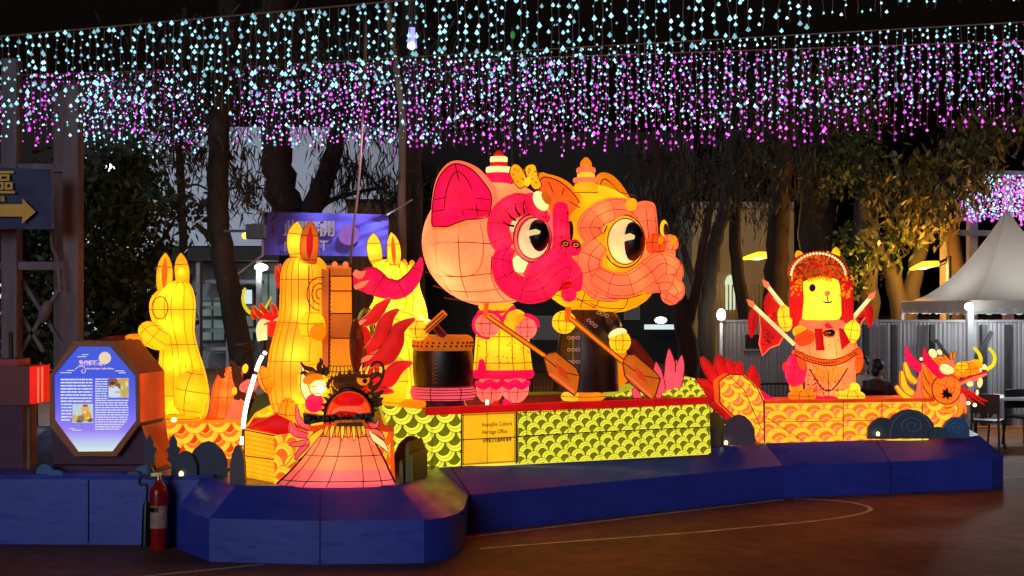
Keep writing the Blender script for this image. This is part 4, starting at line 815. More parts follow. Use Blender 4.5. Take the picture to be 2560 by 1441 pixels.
def body(t, prof, d, mat, dep=.75, name='body', mer=(12, 14, 16, 17, 19, 21), rstep=13, r=.0032, furv=None, nf=70, k=5, bk=34):
    b = B(); rg = b.sil(d, prof, dep, 22, k); o = b.build(name, mat, t); bw = B(); bw.wires(rg, rstep, mer, r, r0=3); bw.build(name+'_wire', M_wire, o)
    for f_ in (.18, .4, .62, .84):
        q = rg[int(f_*(len(rg)-1))]; ce = sum(q, Vector())/len(q); hw = (q[0]-q[len(q)//2]).length/2; bulb(o, ce+Vector((0, -hw*dep*.45, 0)), min(hw, hw*dep*1.3), bk)
    if furv: bw = B(); fur(bw, prof, d, nf, dep, furv); bw.build('fur_strokes', L['wood'], o, kind='stuff')
    return o
def limb(t, name, u, v, d, ru, rv, dep, mat, tilt=0, wire=True, mer=(10, 12, 14, 16), wm=None, rstep=3):
    b = B(); rg = b.ep(u, v, d, ru, rv, dep, 0, tilt); o = b.build(name, mat, t)
    if mat in LANS and min(px(ru, d), px(rv, d)) > .05: bulb(o, A(u, v, d), min(px(ru, d), px(rv, d), dep), 50)
    if wire: bw = B(); bw.wires(rg, rstep, mer, .0036, r0=1); bw.build(name+'_wire', wm or M_wire, o)
    return o
rgp = 'yellow rabbit lanterns'
# A: behind the octagonal panel
D = 12.6; t = thing('rabbit_lantern', 'glowing yellow rabbit lantern seen from behind, beside the octagonal panel', 'lantern', A(455, 1058, D), rgp)
pa = [(703, 432, 462), (712, 412, 476), (740, 382, 486), (768, 374, 488), (800, 380, 487), (830, 392, 486), (870, 400, 494), (920, 396, 510), (970, 391, 521), (1010, 395, 522), (1040, 405, 515), (1060, 412, 500)]
body(t, pa, D, L['yellow'], furv=900, nf=110)
ear(t, (410, 738), (414, 633), 42, D-.05, L['yellow'], L['orange']); ear(t, (458, 720), (452, 633), 38, D+.05, L['yellow'])
limb(t, 'arm', 385, 840, D-.35, 44, 30, .14, L['yellow'], 40, mer=(12, 14)); limb(t, 'arm', 345, 852, D+.1, 34, 16, .12, L['amber'], 12, mer=())
limb(t, 'haunch', 478, 985, D-.32, 42, 62, .12, L['yellow'], 10, mer=(13,)); limb(t, 'foot', 450, 1048, D-.3, 50, 14, .16, L['yellow'], 0, mer=())
limb(t, 'hat_brim', 305, 848, D+.2, 44, 9, .2, L['wine'], 0, wire=False)
b = B(); b.line([(400+20*math.cos(a), 770+28*math.sin(a)) for a in (2*math.pi*k/20 for k in range(20))], D-.40, .005, closed=True); b.build('cheek_wire', M_wire, t)

# B: holds the gong
D = 12.15; t = thing('rabbit_lantern', 'tall amber rabbit lantern holding an upright gong', 'lantern', A(745, 1065, D), rgp)
pb = [(640, 735, 790), (650, 716, 806), (672, 704, 820), (700, 700, 826), (740, 699, 828), (790, 696, 829), (830, 686, 828), (870, 675, 828), (910, 669, 829), (950, 667, 830), (1000, 674, 826), (1035, 688, 812), (1066, 704, 780)]
body(t, pb, D, L['amber'], mer=(11, 12, 13, 14, 15, 16, 18), rstep=12, furv=960, nf=90)
ear(t, (742, 645), (744, 555), 44, D+.08, L['bright'], lean=-4); ear(t, (772, 662), (776, 554), 48, D-.12, L['wood'], L['red'])
limb(t, 'paw', 781, 815, D-.50, 33, 38, .14, L['yellow'], 0, mer=(13,)); limb(t, 'paw_tip', 795, 830, D-.58, 20, 22, .1, L['amber'], 0, wire=False)
limb(t, 'haunch', 790, 960, D-.36, 44, 58, .16, L['yellow'], -16, mer=()); limb(t, 'foot', 775, 1045, D-.35, 36, 34, .2, L['yellow'], 0, mer=(13,)); limb(t, 'tail', 664, 950, D-.15, 17, 36, .12, L['amber'], -18, mer=(13,)); limb(t, 'leg', 715, 1040, D-.28, 28, 46, .16, L['amber'], 8, mer=(12, 14))
b = B()
for r in (40, 25, 12): b.line([(800+r*.82*math.cos(a), 735+r*1.05*math.sin(a)) for a in (2*math.pi*k/20 for k in range(5, 17))], D-.40, .0055)
b.line([(772, 664), (772, 700), (773, 740), (774, 780), (780, 778)], D-.42, .006); b.build('face_wire', M_wire, t)

# gong
D = 11.75; t = thing('gong_lantern', 'upright amber gong lantern with dark drumhead beside the tall rabbit', 'lantern', A(850, 985, D))
b = B(); b.add([A(824, 672, D), A(880, 672, D), A(882, 930, D), A(822, 930, D), A(812, 664, D+.5), A(868, 664, D+.5), A(872, 925, D+.5), A(806, 925, D+.5)], [(0, 3, 2, 1), (4, 5, 6, 7), (0, 1, 5, 4), (3, 7, 6, 2), (0, 4, 7, 3)]); b.build('rim', L['wood'], t, smooth=False)
for v1, v2, m_ in ((674, 690, 'wood'), (692, 727, 'amber'), (729, 783, 'amber'), (785, 845, 'wood'), (847, 928, 'amber')):
    b = B(); b.prism([A(827, v1, D-.012), A(878, v1, D-.012), A(879, v2, D-.012), A(826, v2, D-.012)], (0, .008, 0)); b.build('rim_panel', L[m_], t, smooth=False)
b = B(); zigzag(b, A(824, 700, D-.02), A(822, 930, D-.02), 22, .02, None, (1, 0, 0)); b.build('zigzag_trim', M_wire, t, smooth=False)
b = B(); b.prism([A(803, 672, D+.02), A(822, 680, D+.02), A(821, 932, D+.02), A(806, 925, D+.02)], (0, .3, 0)); b.build('side_board', L['wood'], t, smooth=False)
b = B()
for v in (691, 728, 784, 846): b.line([(824, v), (881, v)], D-.025, .006)
b.line([(824, 672), (822, 930)], D-.025, .008); b.line([(880, 668), (883, 935)], D-.025, .007); b.build('rim_wire', M_wire, t)
rg = None; b = B(); rg = b.sil(D, [(915, 824, 882), (935, 818, 888), (960, 816, 892), (985, 822, 888)], .5, 20, 4); o = b.build('ribbed_base', L['yellow'], t); bw = B(); bw.wires(rg, 3, (11, 12, 13, 14, 15, 16, 17, 18), .0045); bw.build('base_wire', M_wire, o)
for u, v in ((837, 662), (864, 662)): limb(t, 'top_knob', u, v, D+.3, 7, 8, .05, L['salmon'], wire=False)
b = B(); b.ep(892, 868, D+.12, 15, 72, .32, tilt=-2); b.build('drumhead', M_black if False else L['brown'], t); b = B(); b.ep(897, 868, D+.1, 11, 66, .3); b.build('drumhead_face', L['wine'], t)
rr = [(912+20*math.cos(a), 868+92*math.sin(a)) for a in (2*math.pi*k/28 for k in range(28))]
b = B(); b.line(rr, D+.28, .022, closed=True); b.build('outer_ring', L['olive'], t); b = B(); b.line([(918+22*math.cos(a), 868+98*math.sin(a)) for a in (2*math.pi*k/28 for k in range(28))], D+.24, .008, closed=True); b.build('ring_wire', M_wire, t)
def flame(t, pts, d, ws, mat, edge=None, flat=.35, name='flame', sm=5):
    P = cr([A(u, v, d) for u, v in pts], sm); b = B(); rg = b.tube(P, [px(w_, d) for w_ in ws], 12, flat=flat, fd=(0, 1, 0)); o = b.build(name, mat, t)
    if edge is not None: bw = B(); bw.wires(rg, 0, (3, 9), .010); bw.build(name+'_rim', edge, o)
    bw = B(); bw.tube([q[3]-Vector((0, .012, 0)) for q in rg], .004, 3); bw.tube([q[9]-Vector((0, .012, 0)) for q in rg], .004, 3); bw.build(name+'_wire', M_wire, o)
    return o
for pts, ws in ((((905, 808), (930, 796), (950, 772), (976, 746)), (7, 14, 13, 1)), (((918, 878), (948, 850), (962, 812), (975, 790), (996, 774)), (8, 17, 18, 11, 1)), (((934, 905), (965, 888), (985, 855), (998, 822), (1037, 797)), (12, 24, 24, 15, 1)), (((936, 955), (968, 948), (995, 920), (1030, 907)), (12, 21, 16, 1)), (((922, 965), (950, 974), (984, 980)), (6, 12, 1))):
    flame(t, pts, D+.05, ws, L['flame'], L['salmon'])
b = B(); b.pillow([(902, 805), (922, 825), (938, 870), (948, 920), (945, 965), (925, 985), (905, 985), (908, 930), (915, 880), (908, 835)], D+.14, .12, 3); b.build('flame_body', L['flame'], t)
for pts, ws in ((((885, 680), (900, 688), (915, 678)), (8, 12, 2)), (((886, 720), (905, 712), (925, 700)), (6, 9, 1)), (((895, 815), (905, 805), (918, 800)), (4, 7, 1)), (((900, 905), (920, 895), (935, 888)), (5, 8, 1)), (((905, 925), (925, 918), (938, 917)), (4, 6, 1))):
    flame(t, pts, D+.02, ws, L['salmon'])
lightpt(t, A(850, 760, D+.25), 3); lightpt(t, A(850, 900, D+.25), 3)
# C: beats the drum
D = 12.75; t = thing('rabbit_lantern', 'bright yellow rabbit lantern with a crimson scarf, standing at the drum', 'lantern', A(1000, 1020, D), rgp)
pc = [(650, 950, 1000), (660, 934, 1012), (685, 926, 1022), (712, 928, 1032), (745, 934, 1036), (775, 920, 1034), (810, 914, 1034), (850, 925, 1040), (890, 935, 1044), (930, 944, 1047), (970, 950, 1048), (1005, 955, 1042), (1022, 965, 1030)]
body(t, pc, D, L['bright'], furv=900, nf=110)
ear(t, (943, 660), (934, 584), 38, D+.05, L['bright'], lean=-3); ear(t, (984, 672), (978, 582), 36, D-.1, L['bright'], L['orange'], lean=4, iw=.3)
limb(t, 'arm', 1010, 810, D-.42, 52, 34, .16, L['bright'], 22, mer=()); limb(t, 'paw', 1046, 826, D-.5, 26, 26, .14, L['bright'], 0, mer=(13,)); limb(t, 'knee', 985, 960, D-.36, 36, 70, .14, L['yellow'], 6, mer=())
P = [(890, 704), (925, 702), (960, 720), (998, 724), (1026, 704), (1045, 672), (1053, 644)]
b = B(); rg = b.tube(cr([A(u, v, D-.38+(.12 if u < 900 or u > 1040 else 0)) for u, v in P], 5), [px(r, D) for r in (20, 34, 26, 23, 20, 13, 3)], 12, flat=.5, fd=(0, 1, 0)); o = b.build('scarf', L['hot'], t)
bw = B(); bw.wires(rg, 8, (2, 3, 4), .006); bw.build('scarf_wire', M_wire, o)
rgx = B(); r2 = rgx.sil(D-.25, [(1000, 960, 1060), (1012, 958, 1066), (1022, 966, 1060), (1030, 978, 1046)], .8, 22, 4); rgx.build('stool', L['amber'], t)

t = thing('drumstick', 'thick orange drumstick held above the drum by the scarfed rabbit', 'drumstick', A(1060, 830, D-.45)); b = B(); b.tube([A(1058, 832, D-.55), A(1112, 782, D-.6)], px(9, D), 10); b.build('shaft', L['wood'], t); b = B(); b.line([(1060, 826), (1108, 783)], D-.72, .006); b.line([(1066, 832), (1114, 788)], D-.70, .006); b.build('edge_wire', M_wire, t)
t = thing('drumstick', 'slim white drumstick crossing behind the orange one', 'drumstick', A(1050, 790, D-.3)); b = B(); b.tube([A(1028, 786, D-.45), A(1076, 804, D-.4)], px(3.5, D), 8); b.build('shaft', L['cream'], t); b = B(); b.tube([A(1076, 804, D-.4), A(1110, 842, D-.36)], px(10, D), 8); b.build('tip', M_plum, t)
# D: partly hidden
D = 13.7; t = thing('rabbit_lantern', 'yellow rabbit lantern mostly hidden behind the scarfed rabbit', 'lantern', A(1040, 900, D), rgp)
body(t, [(664, 1008, 1034), (690, 1000, 1046), (720, 1002, 1050), (745, 1012, 1058), (780, 1010, 1068), (820, 1008, 1070), (900, 1000, 1060)], D, L['bright'], mer=(13, 16, 19)); ear(t, (1012, 672), (1010, 648), 16, D, L['amber'], wire=False); ear(t, (1030, 672), (1030, 650), 16, D, L['amber'], wire=False)
lightpt(t, A(1035, 760, D), 8)
# drum
D = 12.6; t = thing('drum_lantern', 'big black drum lantern with studded orange rim and pink stand', 'drum', A(1110, 1020, D))
b = B(); rg = b.sil(D, [(868, 1034, 1178), (890, 1032, 1182), (930, 1032, 1183), (965, 1036, 1180)], .8, 30, 3); o = b.build('shell', M_black, t)
b = B(); b.sil(D, [(838, 1040, 1172), (846, 1032, 1182), (862, 1030, 1184), (876, 1034, 1180)], .82, 30, 3); rim = b.build('rim', L['wood'], t)
for k in range(14):
    a = math.pi*(1.08+.84*k/13); c_ = A(1107, 862, D)+Vector((px(76, D)*math.cos(a), px(76, D)*.82*math.sin(a), 0))
    for dz in (0, .035): b = B(); b.ell(c_+Vector((.012*(dz > 0), -.005, dz-.01)), (.013, .013, .013), 8, 5); b.build('stud', M_wire, rim)
b = B(); b.sil(D, [(966, 1030, 1184), (975, 1026, 1190), (985, 1026, 1190), (998, 1032, 1184)], .84, 26, 3); st = b.build('stand', L['lotus'], t)
bw = B(); rr = B().sil(D, [(966, 1031, 1185), (975, 1027, 1191), (985, 1027, 1191), (998, 1033, 1185)], .845, 26, 3); bw.wires(rr, 2, (14, 18, 22), .005); bw.build('stand_wire', M_wire, st)
b = B(); b.sil(D, [(998, 1060, 1160), (1022, 1050, 1170)], .8, 18, 2); b.build('foot', M_black, t)
b = B()
for k in range(9): v = 880+k*9; b.line([(1080, v), (1092, v+6)], D-.79*px(73, D)-.012, .004); b.line([(1080, v+8), (1092, v+3)], D-.79*px(73, D)-.012, .004)
b.build('lacing', M_pale, t)
# ---------------------------------------------------------------- lion dancers
def head(t, u, v, d, a, b_, c, mat, n=30, pw=.92):
    def dy(uu, vv, off=0.0):
        q = 1-((uu-u)/a)**2-((vv-v)/b_)**2; return -c*math.sqrt(max(q, 0))-off
    b = B(); b.ell(A(u, v, d), (px(a, d), c, px(b_, d)), 48, 30); b.build('head_shell', mat, t); return dy
def hwires(t, lines, d, dy, r=.0048):
    b = B()
    for pts, sm, cl in lines: b.line(pts, d, r, sm, closed=cl, dy=lambda x, y: dy(x, y, .014))
    b.build('head_wire', M_wire, t)
def puff(t, name, pts, d, rs, mat, flat=.8, wire=True, sm=6, nw=6, loop=False, mer=(5, 7, 9), dyf=None):
    """padded tube of lantern fabric; pts (column,row,depth offset)"""
    P = cr([A(p[0], p[1], d+(p[2] if len(p) > 2 else 0)) for p in pts], sm, loop); b = B(); rg = b.tube(P, [px(r, d) for r in rs] if not loop else px(rs[0], d), 14, flat=flat, fd=(0, 1, 0), loop=loop, cap=True); o = b.build(name, mat, t)
    if px(max(rs), d) > .05 and mat in LANS:
        ln = 0.0; last = -9.0
        for i in range(1, len(P)-1):
            ln += (P[i]-P[i-1]).length; r_ = px(rs[min(len(rs)-1, int(i/len(P)*len(rs)))], d)
            if ln-last > 3.2*r_: bulb(o, P[i], r_, 42); last = ln
    if wire: bw = B(); bw.wires(rg, nw, mer, .0036); bw.wires(rg, 0, (3, 11), .0065); bw.build(name+'_wire', M_wire, o)
    return o
def eye(t, u, v, d, ru, rv, rim, white, pu, pv, pru, prv, tilt=0):
    b = B(); b.ep(u, v, d, ru, rv, .13, tilt=tilt, nu=28); o = b.build('eye', rim, t)
    b = B(); b.ep(u+3, v, d-.05, ru*.84, rv*.86, .12, tilt=tilt, nu=28); b.build('eye_white', white, o)
    b = B(); b.ep(pu, pv, d-.10, pru, prv, .10, nu=28); b.build('pupil', M_black, o)
    b = B(); b.prism([A(pu-pru*1.0, pv-prv*.28, d-.196), A(pu-pru*.2, pv-prv*.42, d-.203), A(pu+pru*.22, pv-prv*.30, d-.206), A(pu+pru*.15, pv-prv*.12, d-.206), A(pu-pru*.3, pv-prv*.06, d-.203), A(pu-pru*.98, pv+prv*.05, d-.196)], (0, .006, 0)); b.build('eye_glint', white, o, smooth=False)
    b = B(); b.line([(u+ru*math.cos(a), v+rv*math.sin(a)) for a in (2*math.pi*k/30 for k in range(30))], d-.03, .008, closed=True); b.line([(u+3+ru*.85*math.cos(a), v+rv*.87*math.sin(a)) for a in (2*math.pi*k/30 for k in range(30))], d-.085, .006, closed=True); b.build('eye_wire', M_wire, o)
def horn(t, d, u, v0, tiers):
    z = v0
    for h, w1, w2, m_ in tiers:
        b = B(); b.sil(d, [(z-h, u-w2, u+w2), (z-h*.5, u-max(w1, w2)*(1.06 if m_ in ('cream', 'pink2', 'salmon') else 1), u+max(w1, w2)*(1.06 if m_ in ('cream', 'salmon') else 1)), (z, u-w1, u+w1)], 1, 16, 3); o = b.build('horn_tier', L[m_], t); z -= h
        bw = B(); bw.line([(u+w1*math.cos(a), z+h) for a in (math.pi+math.pi*k/8 for k in range(9))], d-px(w1, d)*.6, .005); bw.build('tier_wire', M_wire, o)
# yellow one stands behind
D = 13.7; t = thing('lion_dancer_lantern', 'yellow lion-headed dancer lantern in a black jacket, right of the pink one', 'lantern', A(1470, 1000, D), 'lion-headed dancer lanterns')
dy = head(t, 1474, 622, D, 150, 160, .78, L['yellow'])
hwires(t, [([(1345, 650), (1390, 700), (1440, 745), (1500, 775)], 5, False), ([(1380, 735), (1440, 750), (1520, 752), (1600, 735), (1640, 715)], 5, False), ([(1440, 500), (1470, 620), (1470, 700), (1450, 770)], 5, False), ([(1540, 740), (1520, 765), (1490, 778)], 4, False), ([(1400, 470), (1460, 475), (1540, 480), (1590, 490)], 4, False)], D, dy)
def cup(t, d, outer, inner, mo, mi, th, offs=.12, ridge=()):
    b = B(); o_ = b.pillow(outer, d, th, 4); ob = b.build('ear', mo, t); b = B(); b.pillow(inner, d-th*.34, th*.7, 4); ib = b.build('inner_ear', mi, ob)
    b = B(); q = [(x[0], x[1]) for x in cr([(a, c, 0) for a, c in inner], 4, True)]; b.line(q, d-th*.46, .007, closed=True)
    for r_ in ridge: b.line(r_, d-th*.66, .006, 4)
    b.build('ear_wire', M_wire, ob)
cup(t, D-.45, [(1346, 442), (1375, 437), (1415, 452), (1450, 485), (1463, 512), (1466, 560), (1455, 590), (1400, 600), (1355, 560)], [(1350, 452), (1385, 448), (1425, 475), (1452, 515), (1455, 565), (1440, 592), (1390, 590), (1358, 540)], L['amber'], L['orange'], .26, ridge=([(1372, 455), (1390, 500), (1420, 560)], [(1410, 470), (1395, 520), (1380, 560)], [(1350, 500), (1400, 495), (1450, 520)]))
cup(t, D+.25, [(1484, 512), (1484, 458), (1500, 433), (1530, 438), (1560, 470), (1580, 515), (1545, 535)], [(1498, 500), (1500, 465), (1513, 448), (1545, 478), (1562, 515)], L['amber'], L['amber'], .2)
horn(t, D-.5, 1465, 482, [(24, 30, 27, 'yellow'), (12, 30, 31, 'salmon'), (13, 22, 21, 'bright'), (13, 23, 22, 'salmon'), (26, 14, 4, 'amber')])
puff(t, 'face_ridge', [(1594, 552, -.50), (1566, 530, -.62), (1526, 528, -.70), (1490, 545, -.72), (1474, 574, -.74), (1488, 598, -.76)], D, (20, 30, 31, 30, 30, 24), L['coral'])
puff(t, 'cheek_ridge', [(1500, 610, -.80), (1474, 640, -.80), (1472, 680, -.80), (1500, 715, -.80), (1545, 722, -.78)], D, (22, 32, 34, 34, 30), L['coral'])
puff(t, 'upper_lip', [(1490, 690, -.86), (1530, 712, -.92), (1575, 712, -.95), (1620, 685, -.92), (1650, 663, -.85), (1680, 672, -.78), (1688, 700, -.72)], D, (24, 30, 30, 30, 30, 26, 18), L['coral'], flat=.9)
puff(t, 'lower_lip', [(1612, 722, -.80), (1645, 708, -.84), (1672, 708, -.82), (1690, 728, -.78), (1684, 748, -.74)], D, (14, 24, 26, 22, 14), L['coral'], flat=.8)
limb(t, 'chin', 1675, 742, D-.72, 24, 20, .14, L['coral'], 30, mer=(12,)); limb(t, 'face_fill', 1545, 610, D-.45, 90, 92, .28, L['yellow'], 0, wire=False)
limb(t, 'mouth_roof', 1640, 640, D-.5, 50, 40, .26, L['coral'], -20, wire=False)
limb(t, 'jaw', 1528, 690, D-.12, 118, 93, .52, L['yellow'], 0, mer=(), rstep=0, wire=False)
b = B()
for pts in ([(1450, 755), (1500, 742), (1560, 748), (1625, 730)], [(1500, 745), (1490, 765), (1470, 775)], [(1570, 748), (1560, 770), (1530, 782)], [(1440, 740), (1500, 768), (1560, 772)]): b.line(pts, D-.12, .0048, 5, dy=lambda x, yy: -.52*math.sqrt(max(0, 1-((x-1528)/118)**2-((yy-690)/93)**2))-.014)
b.build('jaw_wire', M_wire, t)
eye(t, 1560, 604, D-.72, 52, 66, L['yellow'], L['cream'], 1581, 604, 30, 49)
puff(t, 'brow_ridge', [(1612, 520, -.55), (1616, 560, -.60), (1620, 605, -.66)], D, (26, 27, 25), L['coral'])
limb(t, 'brow_cap', 1612, 516, D-.54, 26, 13, .15, L['coral'], wire=False)
for u, v, r in ((1640, 612, 26), (1674, 610, 22)):
    limb(t, 'nostril', u, v, D-.80+(u-1640)*.002, r, r+2, .17, L['deep'] if u < 1650 else L['coral'], 0); b = B(); b.ep(u+10, v-8, D-.93, 8, 12, .05, tilt=20); b.build('nostril_gold', L['amber'], t)
b = B(); b.ep(1660, 572, D-.45, 10, 22, .06, nu=20); b.build('far_eye', L['bright'], t); b = B(); b.ep(1664, 574, D-.50, 6, 15, .05); b.build('far_pupil', M_black, t)
limb(t, 'forehead_jewel', 1578, 512, D-.80, 15, 17, .06, L['amber'], 30, wire=False)
for u, v in ((1520, 560), (1530, 650)): limb(t, 'cheek_glow', u, v, D-.66, 20, 26, .1, L['bright'], 0, wire=False)
# its body
M_suit = dif('black_glossy_suit', (.016, .017, .02), .35, var=.3, sc=4)
b = B(); rg = b.sil(D-.1, [(775, 1420, 1520), (800, 1408, 1534), (840, 1398, 1538), (900, 1390, 1544), (950, 1384, 1546), (978, 1380, 1548)], .6, 24, 4); o = b.build('jacket', M_suit, t); bw = B(); bw.wires(rg, 0, (13, 15, 17, 19, 21), .005); bw.build('jacket_seam', M_black, o)
b = B(); b.sil(D-.12, [(768, 1440, 1500), (790, 1425, 1515)], .6, 18, 2); b.build('collar', L['olive'], t)
limb(t, 'sleeve', 1530, 808, D-.2, 22, 34, .16, M_suit, -25, wire=False)
M_knot = lamp('pale_pink_cord', (230, 150, 130), .55)
for u, v, a in ((1434, 845, 0), (1434, 875, 0), (1434, 905, 0), (1480, 808, 40), (1507, 786, 20)):
    b = B()
    for k in (-1, 0, 1): b.line([(u+k*11*math.cos(math.radians(a))+5*math.cos(q), v+k*11*math.sin(math.radians(a))+3.5*math.sin(q)) for q in (2*math.pi*i/8 for i in range(8))], D-.48, .0035, closed=True)
    b.build('frog_fastener', M_knot, t)
b = B(); b.line([(1433, 840), (1433, 915)], D-.46, .008); b.build('placket', L['olive'], t)
limb(t, 'hand', 1410, 806, D-.42, 30, 29, .16, L['yellow'], 0, mer=(12, 14)); limb(t, 'hand', 1550, 855, D-.36, 27, 29, .16, L['yellow'], 0, mer=(12, 14)); limb(t, 'cuff', 1544, 836, D-.34, 24, 14, .14, L['cream'], -20, wire=False)
limb(t, 'boot', 1462, 992, D-.2, 52, 14, .2, L['amber'], 0, mer=()); limb(t, 'boot', 1428, 992, D-.25, 26, 15, .18, L['bright'], 0, mer=())
b = B(); b.pillow([(1534, 880), (1566, 880), (1572, 940), (1562, 960), (1540, 962)], D+.1, .2, 2); b.build('sash_tail', L['amber'], t)
lightpt(t, A(1470, 560, D), 16); lightpt(t, A(1480, 690, D-.2), 16); lightpt(t, A(1400, 660, D), 10)
def paddle(label, d, top, mid, blade, mat=('amber', 'wood')):
    t = thing('paddle', label, 'paddle', A(*blade[0], d), 'paddles of the lion dancers')
    b = B(); b.tube([A(*top, d-.03), A(*mid, d)], px(7, d), 8); b.build('shaft', L[mat[0]], t)
    b = B(); b.line([(top[0]+4, top[1]-3), (mid[0]+4, mid[1]-4)], d-.12, .006); b.line([(top[0]-3, top[1]+4), (mid[0]-3, mid[1]+5)], d-.12, .006); b.build('shaft_wire', M_wire, t)
    b = B(); b.pillow(blade, d, .10, 0); o = b.build('blade', L[mat[1]], t)
    cu, cv = sum(p[0] for p in blade)/len(blade), sum(p[1] for p in blade)/len(blade)
    b = B(); b.line(blade, d-.02, .007, closed=True); b.line([blade[0], (cu, cv), blade[len(blade)//2]], d-.06, .005); b.build('blade_wire', M_wire, o)
    b = B(); b.tube([A(cu-18, cv-24, d-.07), A(cu, cv, d-.085), A(cu+18, cv+22, d-.07)], [.004, .035, .004], 8, flat=.4, fd=(0, 1, 0)); b.build('hollow', L['deep'], o)
    b = B(); b.tube([A(blade[-1][0]+4, blade[-1][1]-2, d-.05), A(blade[-2][0]+8, blade[-2][1]-6, d-.06), A(blade[-3][0]-2, blade[-3][1]-8, d-.05)], .012, 6); b.build('bright_edge', L['coral'], o)
    return t
paddle('orange paddle of the yellow dancer, blade in front of the lotus', 13.0, (1424, 795), (1556, 904), [(1556, 905), (1567, 888), (1586, 886), (1640, 932), (1651, 948), (1640, 985), (1630, 1001), (1575, 958), (1562, 940)], ('amber', 'wood'))
b = B()
t2 = thing('paddle_grip', 'short orange upright grip in the yellow dancer left hand', 'paddle grip', A(1420, 800, 13.0)); b.tube([A(1421, 768, 13.0), A(1418, 806, 13.0)], px(7, 13), 8); b.build('stick', L['orange'], t2)
t = thing('paddle', 'dim dark red paddle blade hidden behind the yellow dancer', 'paddle', A(1600, 890, 14.1), 'paddles of the lion dancers'); b = B(); b.pillow([(1572, 842), (1592, 850), (1640, 912), (1632, 925), (1600, 905), (1574, 880)], 14.1, .08, 0); b.build('blade', L['wine'], t); b = B(); b.line([(1572, 842), (1560, 830)], 14.1, .03); b.build('shaft', L['wine'], t)
# pink one
D = 12.9; t = thing('lion_dancer_lantern', 'pink lion-headed dancer lantern in a yellow jacket holding a paddle', 'lantern', A(1255, 1015, D), 'lion-headed dancer lanterns')
dy = head(t, 1226, 606, D, 171, 160, .80, L['salmon'])
hwires(t, [([(1058, 618), (1090, 610), (1150, 606), (1200, 608), (1250, 612)], 5, False), ([(1062, 680), (1105, 690), (1150, 692), (1210, 686), (1250, 680)], 5, False), ([(1150, 550), (1147, 600), (1148, 650), (1155, 700), (1170, 745)], 5, False), ([(1098, 565), (1092, 620), (1095, 670), (1115, 715), (1140, 745)], 5, False), ([(1090, 600), (1092, 575), (1110, 556), (1165, 550), (1198, 560), (1208, 600), (1206, 650), (1190, 682), (1160, 692), (1120, 688), (1096, 665)], 5, True), ([(1082, 715), (1130, 727), (1190, 730), (1250, 722)], 5, False), ([(1230, 640), (1228, 690), (1245, 730), (1262, 750)], 5, False), ([(1110, 745), (1180, 755), (1260, 755), (1320, 745)], 4, False), ([(1270, 480), (1310, 500), (1340, 530)], 4, False), ([(1330, 450), (1300, 490), (1260, 530)], 4, False)], D, dy)
cup(t, D-.62, [(1078, 570), (1080, 500), (1092, 445), (1118, 410), (1150, 402), (1195, 420), (1228, 455), (1243, 480), (1240, 515), (1222, 545), (1170, 556), (1120, 572), (1096, 572)], [(1080, 560), (1083, 500), (1095, 450), (1120, 418), (1145, 410), (1180, 425), (1212, 460), (1228, 490), (1226, 525), (1214, 545), (1165, 550), (1120, 566), (1095, 566)], L['salmon'], L['hot'], .3, ridge=([(1138, 412), (1150, 470), (1158, 540)], [(1086, 500), (1130, 492), (1180, 495), (1226, 500)], [(1110, 520), (1118, 470), (1138, 430), (1165, 445), (1185, 490), (1195, 540)], [(1080, 530), (1140, 522), (1222, 528)]))
b = B(); zigzag(b, A(1100, 572, D-.74), A(1215, 547, D-.76), 16, -.03, None); b.build('ear_fringe', L['amber'], t, smooth=False)
horn(t, D-.25, 1247, 460, [(26, 36, 30, 'hot'), (15, 30, 31, 'cream'), (12, 22, 20, 'red'), (14, 21, 21, 'cream'), (16, 12, 3, 'red')])
# face mask
puff(t, 'mask_brow', [(1352, 548, -.68), (1330, 520, -.74), (1296, 512, -.78), (1262, 530, -.80), (1246, 562, -.82), (1252, 600, -.84), (1268, 622, -.84)], D, (12, 22, 28, 28, 26, 26, 20), L['hot'])
puff(t, 'mask_cheek', [(1272, 618, -.84), (1256, 650, -.84), (1262, 690, -.84), (1290, 718, -.84), (1325, 722, -.86)], D, (16, 24, 26, 28, 26), L['hot'])
puff(t, 'upper_lip', [(1270, 695, -.90), (1310, 728, -.93), (1355, 722, -.95), (1385, 690, -.92), (1412, 672, -.88), (1432, 690, -.80), (1436, 725, -.74)], D, (18, 28, 30, 28, 28, 24, 16), L['hot'], flat=.9)
limb(t, 'muzzle', 1372, 668, D-.66, 66, 46, .24, L['hot'], -18, wire=False); limb(t, 'tongue', 1395, 715, D-.84, 38, 14, .12, L['red'], -10, mer=(12, 13, 14)); limb(t, 'chin', 1422, 736, D-.78, 20, 20, .12, L['hot'], 0, mer=(13,))
puff(t, 'mask_bridge', [(1402, 520, -.55), (1402, 560, -.62), (1404, 600, -.70), (1400, 625, -.74)], D, (17, 20, 20, 18), L['hot'])
limb(t, 'bridge_cap', 1402, 516, D-.54, 18, 11, .1, L['hot'], wire=False)
limb(t, 'mask_fill', 1330, 600, D-.50, 74, 88, .24, L['pink'], 0, wire=False); limb(t, 'cheek_white', 1302, 660, D-.68, 26, 22, .1, L['cream'], 0, wire=False); limb(t, 'cheek_white', 1278, 560, D-.70, 16, 26, .09, L['cream'], 0, wire=False)
eye(t, 1331, 596, D-.80, 47, 60, L['pink'], L['cream'], 1345, 590, 29, 41, tilt=12)
b = B()
for p in ([(1300, 540), (1290, 525), (1288, 508)], [(1312, 535), (1308, 515), (1312, 500)], [(1290, 552), (1276, 542), (1270, 530)], [(1286, 566), (1268, 562), (1258, 552)]): b.tube(cr([A(u, v, D-1.0) for u, v in p], 3), [.014, .010, .003], 6)
b.build('eyelash', M_black, t)
